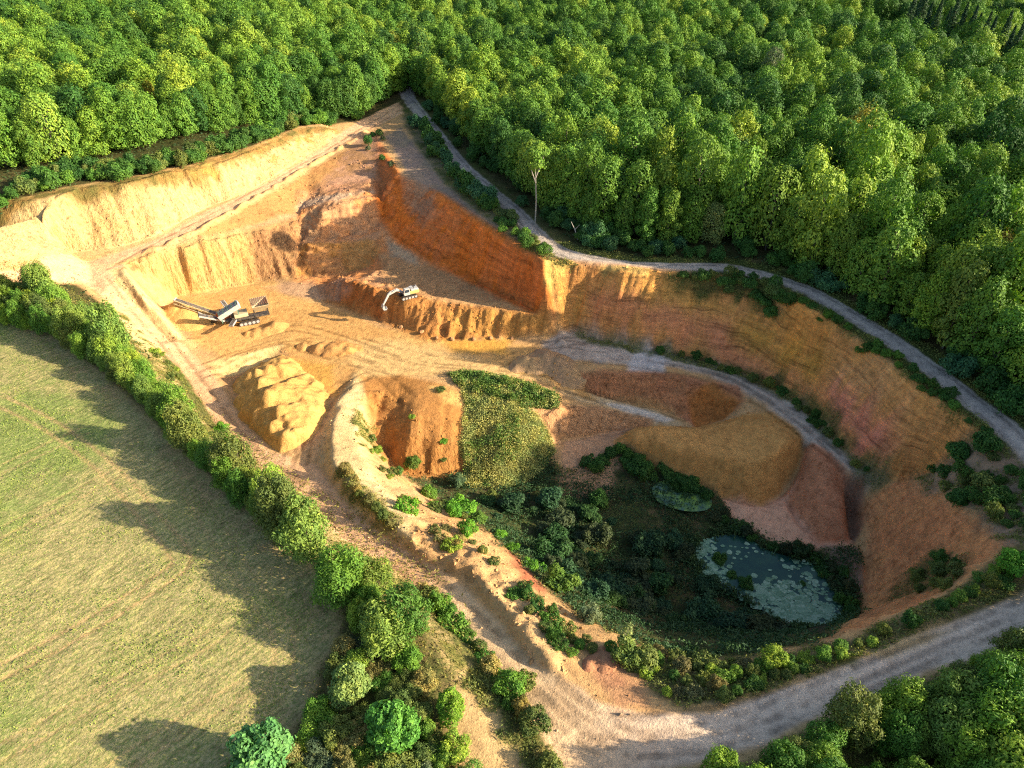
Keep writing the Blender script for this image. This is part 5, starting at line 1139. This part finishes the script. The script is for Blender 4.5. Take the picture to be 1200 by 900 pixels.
WZ = -19.85
PQ = [P(a, b, WZ) for a, b in [(812,652),(826,634),(848,627),(872,628),(900,645),(935,655),(962,668),(980,695),(990,722),(968,742),(930,736),(895,716),(868,700),(838,684)]]
tag(blob_sheet("pond_water", PQ, WZ, M_water), kind='structure')
def pad_mat(t):
    p = N(t, "ShaderNodeNewGeometry"); r = p.outputs['Random Per Island']
    n = N(t, "ShaderNodeTexNoise", {'Vector': p.outputs['Position'], 'Scale': 4.0, 'Detail': 5.0}).outputs[0]
    c = mix(t, 1.0, ramp(t, r, [(0, (.13, .24, .13)), (.5, (.21, .34, .21)), (1, (.33, .44, .30))]), ramp(t, n, [(.35, (.6, .7, .6)), (.65, (1.2, 1.15, 1.1))]), 'MULTIPLY')
    return N(t, "ShaderNodeBsdfPrincipled", {'Base Color': c, 'Roughness': .55})
M_pad = mat("lily_pad", pad_mat)
def pads():
    rg = np.random.default_rng(9); vs, fs = [], []
    def pad(x, y, r, z):
        n = int(rg.integers(9, 14)); b = len(vs); a0 = rg.uniform(0, 6.28); e = rg.uniform(.65, 1)
        for i in range(n):
            a = a0 + 6.283 * i / n; rr = r * rg.uniform(.78, 1.1); vs.append((x + rr * math.cos(a), y + rr * e * math.sin(a), z))
        fs.append(tuple(range(b, b + n)))
    def cl(cx, cy, sx, sy, n, r0, r1):
        for i in range(n):
            px, py = cx + rg.normal(0, sx), cy + rg.normal(0, sy); x, y, _ = P(px, py, WZ)
            if poly_d(PQ, np.array([x]), np.array([y]))[0] < -.2: continue
            pad(x, y, rg.uniform(r0, r1) * rg.choice([.45, .6, .8]), WZ + .02 + .04 * rg.random())
    for a in [(826,645,7,6,110,.25,.6), (838,670,9,6,100,.25,.6), (905,694,18,8,230,.3,.75), (930,718,18,9,380,.3,.8), (960,722,14,9,230,.3,.7), (950,690,12,10,60,.3,.7),
              (870,645,18,5,22,.3,.6), (935,662,18,5,26,.3,.7), (890,708,12,6,40,.3,.6)]: cl(*a)
    me = bpy.data.meshes.new("lily_pads"); me.from_pydata(vs, [], fs); me.update(); tag(link("lily_pads", me, None, M_pad), kind='stuff')
pads()
def algae_mat(t):
    p = N(t, "ShaderNodeNewGeometry").outputs['Position']
    n = N(t, "ShaderNodeTexNoise", {'Vector': p, 'Scale': .8, 'Detail': 6.0, 'Roughness': .65}).outputs[0]
    c = ramp(t, n, [(.38, (.05, .11, .075)), (.5, (.10, .2, .06)), (.62, (.20, .33, .05))])
    return N(t, "ShaderNodeBsdfPrincipled", {'Base Color': c, 'Roughness': .35})
ax = [hit(a, b) for a, b in [(765,572),(785,563),(812,570),(832,585),(830,600),(808,605),(785,598),(768,588)]]
az = float(np.mean([float(bil(B, np.array(p[0]), np.array(p[1]))) for p in ax])) + .35
tag(blob_sheet("algae_pool", ax, az, mat("algae", algae_mat)), kind='structure')

# ---- loose stones and clods below the faces
def stones(n, seed):
    rg = np.random.default_rng(seed); w_ = (smooth(.12, .5, SL1) * smooth(1.6, .8, SL1) * (.25 + smooth(0, .3, hi)) + Z_rubble * .8 + Z_ridge * .5 + Z_benches * .4) * PIT * (1 - GRASS) * (1 - POND) * (B < T + .01)
    p = np.clip(w_, 0, 1).ravel(); p /= p.sum(); k = rg.choice(len(p), n, p=p)
    x = XX.ravel()[k] + rg.uniform(-ST, ST, n) * .5; y = YY.ravel()[k] + rg.uniform(-ST, ST, n) * .5; z = zat(x, y)
    oc = np.array([(1, 0, 0), (0, 1, 0), (-1, 0, 0), (0, -1, 0), (0, 0, 1), (0, 0, -.6), (.7, .7, .5), (-.7, .6, .4)], float)[:6]
    fc = np.array([(0, 1, 4), (1, 2, 4), (2, 3, 4), (3, 0, 4), (1, 0, 5), (2, 1, 5), (3, 2, 5), (0, 3, 5)])
    s = (.07 + .26 * rg.random(n) ** 3.5)[:, None, None]; j = rg.uniform(.55, 1.3, (n, 6, 1)); v = oc[None] * j * s
    a = rg.uniform(0, 6.28, n); ca, sa = np.cos(a)[:, None], np.sin(a)[:, None]
    v = np.stack([v[..., 0] * ca - v[..., 1] * sa, v[..., 0] * sa + v[..., 1] * ca, v[..., 2]], -1) + np.stack([x, y, z], -1)[:, None, :]
    me = bpy.data.meshes.new("loose_stones"); fill_mesh(me, v.reshape(-1, 3), (fc[None] + 6 * np.arange(n)[:, None, None]).reshape(-1, 3), False)
    c = np.repeat(np.clip(CR.reshape(-1, 3)[k] * rg.uniform(.7, 1.15, (n, 1)), 0, .8), 6, 0)
    at_ = me.attributes.new("soil", 'FLOAT_COLOR', 'POINT'); at_.data.foreach_set("color", np.concatenate([c, np.ones((len(c), 1))], 1).astype(np.float32).ravel())
    tag(link("loose_stones", me, None, M_ground), kind='stuff')
stones(6500, 821)
# ------------------------------------------------------------------ machines
def paint_mat(name, col, rough=.45, dirt=.5, metal=0.0):
    def b(t):
        p = N(t, "ShaderNodeTexCoord").outputs['Object']
        n = N(t, "ShaderNodeTexNoise", {'Vector': p, 'Scale': 2.2, 'Detail': 7.0, 'Roughness': .7}).outputs[0]
        c = mix(t, math_(t, 'MULTIPLY', ramp(t, n, [(.45, (0, 0, 0)), (.7, (1, 1, 1))]), dirt), (*col, 1), (.46, .30, .15, 1))
        return N(t, "ShaderNodeBsdfPrincipled", {'Base Color': c, 'Roughness': rough, 'Metallic': metal})
    return mat(name, b)
M_white, M_dark, M_yel = paint_mat("white_paint", (.44, .44, .42), .55, .7), paint_mat("dark_steel", (.035, .035, .035), .6, .35), paint_mat("yellow_paint", (.50, .38, .12), .55, .6)
M_glass = paint_mat("cab_glass", (.03, .045, .06), .08, .08); M_grey = paint_mat("grey_steel", (.36, .37, .36), .5, .4); M_belt = paint_mat("rubber_belt", (.06, .055, .05), .8, .6)
M_green = paint_mat("green_frame", (.05, .20, .15), .5, .4); M_cream = paint_mat("cream_paint", (.50, .42, .25), .6, .6); M_red = paint_mat("rusty_red", (.30, .09, .05), .7, .4)
class MB:
    def __init__(s): s.bm = bmesh.new()
    def box(s, c, d, rot=None, bev=.03, taper=None):
        r = bmesh.ops.create_cube(s.bm, size=1); vs = r['verts']
        for v in vs:
            k = 1.0
            if taper and v.co.z > 0: k = taper
            v.co = Vector((v.co.x * d[0] * k, v.co.y * d[1] * k, v.co.z * d[2]))
        if bev: 
            es = list({e for v in vs for e in v.link_edges}); rr = bmesh.ops.bevel(s.bm, geom=es, offset=min(bev, min(d) * .3), segments=1, affect='EDGES'); vs = list({v for f in rr['faces'] for v in f.verts} | {v for v in vs if v.is_valid})
        M = Matrix.Translation(c) @ (rot.to_4x4() if rot is not None else Matrix.Identity(4)); bmesh.ops.transform(s.bm, matrix=M, verts=vs); return s
    def bar(s, a, b, w, h=None):
        a = Vector(a); b = Vector(b); d = b - a; return s.box((a + b) / 2, (w, h or w, d.length), d.to_track_quat('Z', 'Y').to_matrix(), .0)
    def cyl(s, a, b, r, seg=12, r2=None):
        a = Vector(a); b = Vector(b); d = b - a
        q = bmesh.ops.create_cone(s.bm, cap_ends=True, segments=seg, radius1=r, radius2=r if r2 is None else r2, depth=d.length)
        bmesh.ops.transform(s.bm, matrix=Matrix.Translation((a + b) / 2) @ d.to_track_quat('Z', 'Y').to_matrix().to_4x4(), verts=q['verts']); return s
    def prism(s, prof, y0, y1):
        """side outline (x, z) given a width along y"""
        a = [s.bm.verts.new((x, y0, z)) for x, z in prof]; b = [s.bm.verts.new((x, y1, z)) for x, z in prof]; n = len(prof)
        s.bm.faces.new(a); s.bm.faces.new(b[::-1])
        for i in range(n): s.bm.faces.new((a[i], b[i], b[(i + 1) % n], a[(i + 1) % n]))
        return s
    def build(s, name, m, parent, label=None):
        bmesh.ops.recalc_face_normals(s.bm, faces=s.bm.faces); me = bpy.data.meshes.new(name); s.bm.to_mesh(me); s.bm.free(); me.materials.append(m)
        o = link(name, me, parent)
        if label: o['label'] = label
        return o
def track_outline(l, h):
    o = []
    for i in range(9): a = -math.pi / 2 + math.pi * i / 8; o.append((l / 2 - h / 2 + h / 2 * math.cos(a), h / 2 + h / 2 * math.sin(a)))
    for i in range(9): a = math.pi / 2 + math.pi * i / 8; o.append((-l / 2 + h / 2 + h / 2 * math.cos(a), h / 2 + h / 2 * math.sin(a)))
    return o
def tracks(e, l, h, w, gauge):
    for s in (-1, 1):
        y = s * gauge / 2; b = MB().prism(track_outline(l, h), y - w / 2, y + w / 2)
        for i in range(14): x = -l / 2 + h / 2 + (l - h) * i / 13; b.box((x, y, h + .02), (.12, w + .04, .06), None, 0).box((x, y, .02), (.12, w + .04, .06), None, 0)
        t = b.build("track", M_dark, e)
        wv = MB()
        for x in np.linspace(-l / 2 + h / 2, l / 2 - h / 2, 5): wv.cyl((x, y + s * (w / 2 - .05), h / 2), (x, y + s * (w / 2 + .05), h / 2), h * .34, 10)
        wv.build("roller", M_grey, t)
def excavator(px, py, z, yaw):
    x, y, _ = P(px, py, z); e = bpy.data.objects.new("excavator", None); COL.objects.link(e); e.location = (x, y, float(zat(x, y)) + .02); e.rotation_euler = (0, 0, yaw); e.scale = (.7, .7, .7)
    tag(e, "white and yellow crawler excavator on the shaded bench, its arm reaching down the face", "excavator")
    tracks(e, 4.6, .95, .6, 2.6); MB().box((0, 0, .75), (2.6, 1.9, .5)).cyl((0, 0, .9), (0, 0, 1.25), .75, 16).build("undercarriage", M_dark, e)
    b = MB().box((-1.0, 0, 1.75), (3.6, 2.8, .9), None, .08).box((-2.45, 0, 1.75), (1.0, 2.75, 1.25), None, .2); b.build("body", M_yel, e)
    h = MB().box((-1.75, .15, 2.42), (2.2, 2.3, .5), None, .1).build("engine_hood", M_white, e); MB().cyl((-1.6, .8, 2.6), (-1.6, .8, 3.2), .09).build("exhaust", M_dark, h)
    MB().box((-2.1, -.5, 2.68), (.9, .8, .06), None, .0).build("grille", M_dark, h)
    c = MB().prism([(-.25, 1.3), (1.35, 1.3), (1.55, 2.0), (1.2, 3.1), (-.25, 3.1)], .42, 1.42).build("cab", M_white, e)
    g = MB(); g.prism([(-.05, 2.1), (1.36, 2.1), (1.14, 2.95), (-.05, 2.95)], .405, 1.435); g.build("window", M_glass, c)
    MB().box((1.38, .92, 2.45), (.05, .8, .8), Matrix.Rotation(R(-19), 3, 'Y'), 0).build("windscreen", M_glass, c); MB().box((.45, .92, 3.12), (1.4, .9, .08), None, .02).build("roof", M_white, c)
    bo = MB().prism([(.7, 1.5), (1.0, 1.2), (3.0, 2.45), (5.1, 1.75), (5.25, 2.1), (3.1, 3.1), (2.7, 3.05)], -.55, -.05).build("boom", M_white, e)
    for yy in (-.68, .08): MB().cyl((1.2, yy, 1.5), (2.6, yy, 2.5), .1).build("cylinder", M_grey, bo)
    ar = MB().prism([(4.5, 2.55), (5.2, 1.6), (7.0, -.9), (7.3, -.7), (5.6, 2.1), (4.7, 2.85)], -.5, -.1).build("arm", M_white, e); MB().cyl((3.4, -.3, 3.05), (4.65, -.3, 2.7), .09).build("cylinder", M_grey, ar)
    MB().prism([(7.2, -.6), (7.6, -1.5), (7.3, -2.2), (6.5, -2.3), (6.2, -1.75), (6.3, -1.7), (6.7, -2.0), (7.0, -1.85), (7.0, -.85)], -.95, .35).build("bucket", M_grey, e)
    return e
excavator(478, 348, -9.3, R(208))

def screener(px, py, yaw):
    x, y, _ = P(px, py, -15); e = bpy.data.objects.new("screening_machine", None); COL.objects.link(e); e.location = (x, y, float(zat(x, y)) + .03); e.rotation_euler = (0, 0, yaw)
    tag(e, "tracked sand screening machine with pale hopper and grey white screen box on the pit floor", "screening machine")
    tracks(e, 4.0, .9, .5, 2.4); MB().box((0, 0, 1.15), (8.2, 1.5, .35)).box((1.5, 0, 1.6), (3.0, 1.9, .7)).build("chassis", M_dark, e)
    MB().box((1.2, 0, 2.15), (2.6, 2.1, .75), None, .08).build("engine_house", M_cream, e)
    h = MB()      # open hopper with flared wings
    for a, b, c_, d_ in [((-4.2, -1.9, 3.9), (-1.0, -1.9, 3.9), (-1.4, -.7, 2.3), (-3.8, -.7, 2.3)), ((-4.2, 1.9, 3.9), (-1.0, 1.9, 3.9), (-1.4, .7, 2.3), (-3.8, .7, 2.3)), ((-4.2, -1.9, 3.9), (-4.2, 1.9, 3.9), (-3.8, .7, 2.3), (-3.8, -.7, 2.3)), ((-1.0, -1.9, 3.9), (-1.0, 1.9, 3.9), (-1.4, .7, 2.3), (-1.4, -.7, 2.3))]:
        p = [Vector(v) for v in (a, b, c_, d_)]; n = (p[1] - p[0]).cross(p[2] - p[0]).normalized() * .07
        v0 = [h.bm.verts.new(v) for v in p]; v1 = [h.bm.verts.new(v + n) for v in p]; h.bm.faces.new(v0); h.bm.faces.new(v1[::-1])
        for i in range(4): h.bm.faces.new((v0[i], v1[i], v1[(i + 1) % 4], v0[(i + 1) % 4]))
    hp = h.build("hopper", M_cream, e); g = MB()
    for i in range(9): g.bar((-4.1 + i * .38, -1.7, 4.0), (-4.1 + i * .38, 1.7, 4.25), .09)
    g.build("grid", M_red, hp)
    fr = MB()
    for sx in (-3.9, -1.3):
        for sy in (-1, 1): fr.bar((sx, sy * .75, 1.2), (sx, sy * 1.2, 3.2), .14)
    fr.build("hopper_legs", M_dark, e)
    rt = Matrix.Rotation(R(24), 3, 'Y'); up = rt @ Vector((0, 0, 1)); ax_ = rt @ Vector((1, 0, 0)); o = Vector((3.2, 0, 3.4))
    sb = MB().box(o + Vector((0, -.95, 0)), (4.6, .12, .95), rt).box(o + Vector((0, .95, 0)), (4.6, .12, .95), rt).box(o - ax_ * 2.25, (.12, 1.9, .95), rt).build("screen_box", M_white, e)
    MB().box(o + up * .15, (4.4, 1.8, .06), rt, 0).build("mesh_deck", M_grey, sb)
    k = MB()
    for i in range(5): k.box(o + ax_ * (-1.9 + i * .95) + Vector((0, 0, 0)) + up * .5, (.12, 2.1, .1), rt, 0)
    k.build("cross_bars", M_green, sb)
    for sy in (-1, 1): MB().bar((1.6, sy * .8, 1.9), (1.6, sy * .9, 3.8), .16).bar((4.8, sy * .8, 1.3), (4.8, sy * .9, 2.6), .16).build("support", M_green, e)
    def belt(name, a, b, wd, lab=None):
        a = Vector(a); b = Vector(b); d = (b - a).normalized(); s_ = d.cross(Vector((0, 0, 1))).normalized(); f = MB()
        for q in (-1, 1): f.bar(a + s_ * wd / 2 * q, b + s_ * wd / 2 * q, .12, .3)
        n = int((b - a).length / 1.0)
        for i in range(n): f.bar(a + d * (i + .5) - s_ * wd / 2, a + d * (i + .5) + s_ * wd / 2, .07)
        c = f.build(name, M_white, e, lab); u_ = s_.cross(d) * .14
        r = MB(); r.box((a + b) / 2 + (u_ if u_.z > 0 else -u_), ((wd - .1), (b - a).length, .05), (d.to_track_quat('Y', 'Z')).to_matrix(), 0).cyl(b - s_ * wd / 2, b + s_ * wd / 2, .16).cyl(a - s_ * wd / 2, a + s_ * wd / 2, .16); r.build("belt", M_belt, c)
    belt("tail_conveyor", (4.4, 0, 1.5), (8.6, 0, 3.6), 1.0); belt("side_conveyor", (2.6, 1.0, 1.5), (3.6, 5.6, 3.0), .7); belt("side_conveyor", (2.6, -1.0, 1.5), (3.8, -5.2, 2.9), .7)
    return e
screener(292, 377, R(205))

def stock_conveyor():
    a = Vector(P(263, 374, -14.6)); h = Vector(P(205, 351, -10.6)); a.z = float(zat(a.x, a.y)) + .9
    e = bpy.data.objects.new("conveyor", None); COL.objects.link(e); e.location = (a.x, a.y, a.z - .9); tag(e, "long slender stockpile conveyor rising from its hopper to the sand cone", "conveyor")
    o = Vector(e.location); A = a - o; B_ = h - o; d = (B_ - A).normalized(); s_ = d.cross(Vector((0, 0, 1))).normalized(); u_ = s_.cross(d); u_ = u_ if u_.z > 0 else -u_; L_ = (B_ - A).length
    f = MB(); wd = .95; dp = .75
    for q in (-1, 1):
        f.bar(A + s_ * wd / 2 * q, B_ + s_ * wd / 2 * q, .13); f.bar(A + s_ * wd / 2 * q - u_ * dp, B_ + s_ * wd / 2 * q - u_ * dp, .11); n = int(L_ / 1.1)
        for i in range(n):
            t0, t1 = A + d * (L_ * i / n), A + d * (L_ * (i + 1) / n); f.bar(t0 + s_ * wd / 2 * q, t1 + s_ * wd / 2 * q - u_ * dp, .06); f.bar(t0 + s_ * wd / 2 * q, t0 + s_ * wd / 2 * q - u_ * dp, .06)
    f.build("lattice_frame", M_cream, e)
    MB().box((A + B_) / 2 + u_ * .12, (.8, L_, .05), d.to_track_quat('Y', 'Z').to_matrix(), 0).build("belt", M_belt, e)
    for p in (A, B_): MB().cyl(p - s_ * .5, p + s_ * .5, .22).build("drum", M_grey, e)
    m = A + d * L_ * .5; k = MB(); side = Vector((s_.x, s_.y, 0)).normalized()
    for q in (-1, 1): k.bar(m + s_ * .5 * q - u_ * .7, Vector((A.x, A.y, 0)) + d * L_ * .18 + side * 1.3 * q - Vector((0, 0, (d * L_ * .18).z - .5)), .16)
    k.build("support", M_grey, e); w = MB()
    for q in (-1, 1):
        c = Vector((A.x, A.y, 0)) + d * L_ * .18 + side * 1.3 * q; c.z = .5; w.cyl(c - side * .16, c + side * .16, .5, 16)
    w.build("wheel", M_dark, e)
    hp = MB()
    for q in (-1, 1): hp.box(A + s_ * .75 * q + Vector((0, 0, .35)), (2.4, .1, .8), d.to_track_quat('X', 'Z').to_matrix())
    hp.box(A - d * 1.2 + Vector((0, 0, .35)), (.1, 1.5, .8), d.to_track_quat('X', 'Z').to_matrix()); hp.build("hopper", M_red, e)
    MB().box(A - d * .6 + Vector((0, 0, -.55)), (3.2, 1.3, .25), d.to_track_quat('X', 'Z').to_matrix()).build("skid_base", M_grey, e)
stock_conveyor()
# wooden post fence stakes and loose boulders are too small to tell; single rocks that can be seen
def boulder(px, py, s, colr, lb, grp):
    x, y, _ = hit(px, py); bm = bmesh.new(); bmesh.ops.create_icosphere(bm, subdivisions=2, radius=1)
    sd_ = rng.uniform(0, 50)
    for v in bm.verts:
        n = float(vnoise(np.array(v.co.x * 1.3 + sd_), np.array(v.co.y * 1.3 + v.co.z * 2.1), 77)); v.co *= (1 + .28 * n); v.co.z *= .7
    me = bpy.data.meshes.new("boulder"); bm.to_mesh(me); bm.free(); o = link("boulder", me, None, M_rock); o.location = (x, y, float(zat(x, y)) + s * .2); o.scale = (s, s * rng.uniform(.7, 1.1), s); o.rotation_euler = (0, 0, rng.uniform(0, 6)); o.color = (*colr, 1)
    tag(o, lb, "boulder", grp)
M_rock = mat("rock", bark_mat)
for k, (px, py, s) in enumerate([(495,392,.5),(512,397,.4),(530,398,.55),(555,398,.45),(575,397,.4),(470,384,.5),(600,397,.4)]):
    boulder(px, py, s, (.42, .22, .09), f"orange clod at the foot of the digger's bench, {ordn(k + 1)} from the left" if False else f"orange earth boulder below the excavator bench, {ordn(sum(q < px for q in (495,512,530,555,575,470,600)) + 1)} from the left", "boulders below the excavator bench")
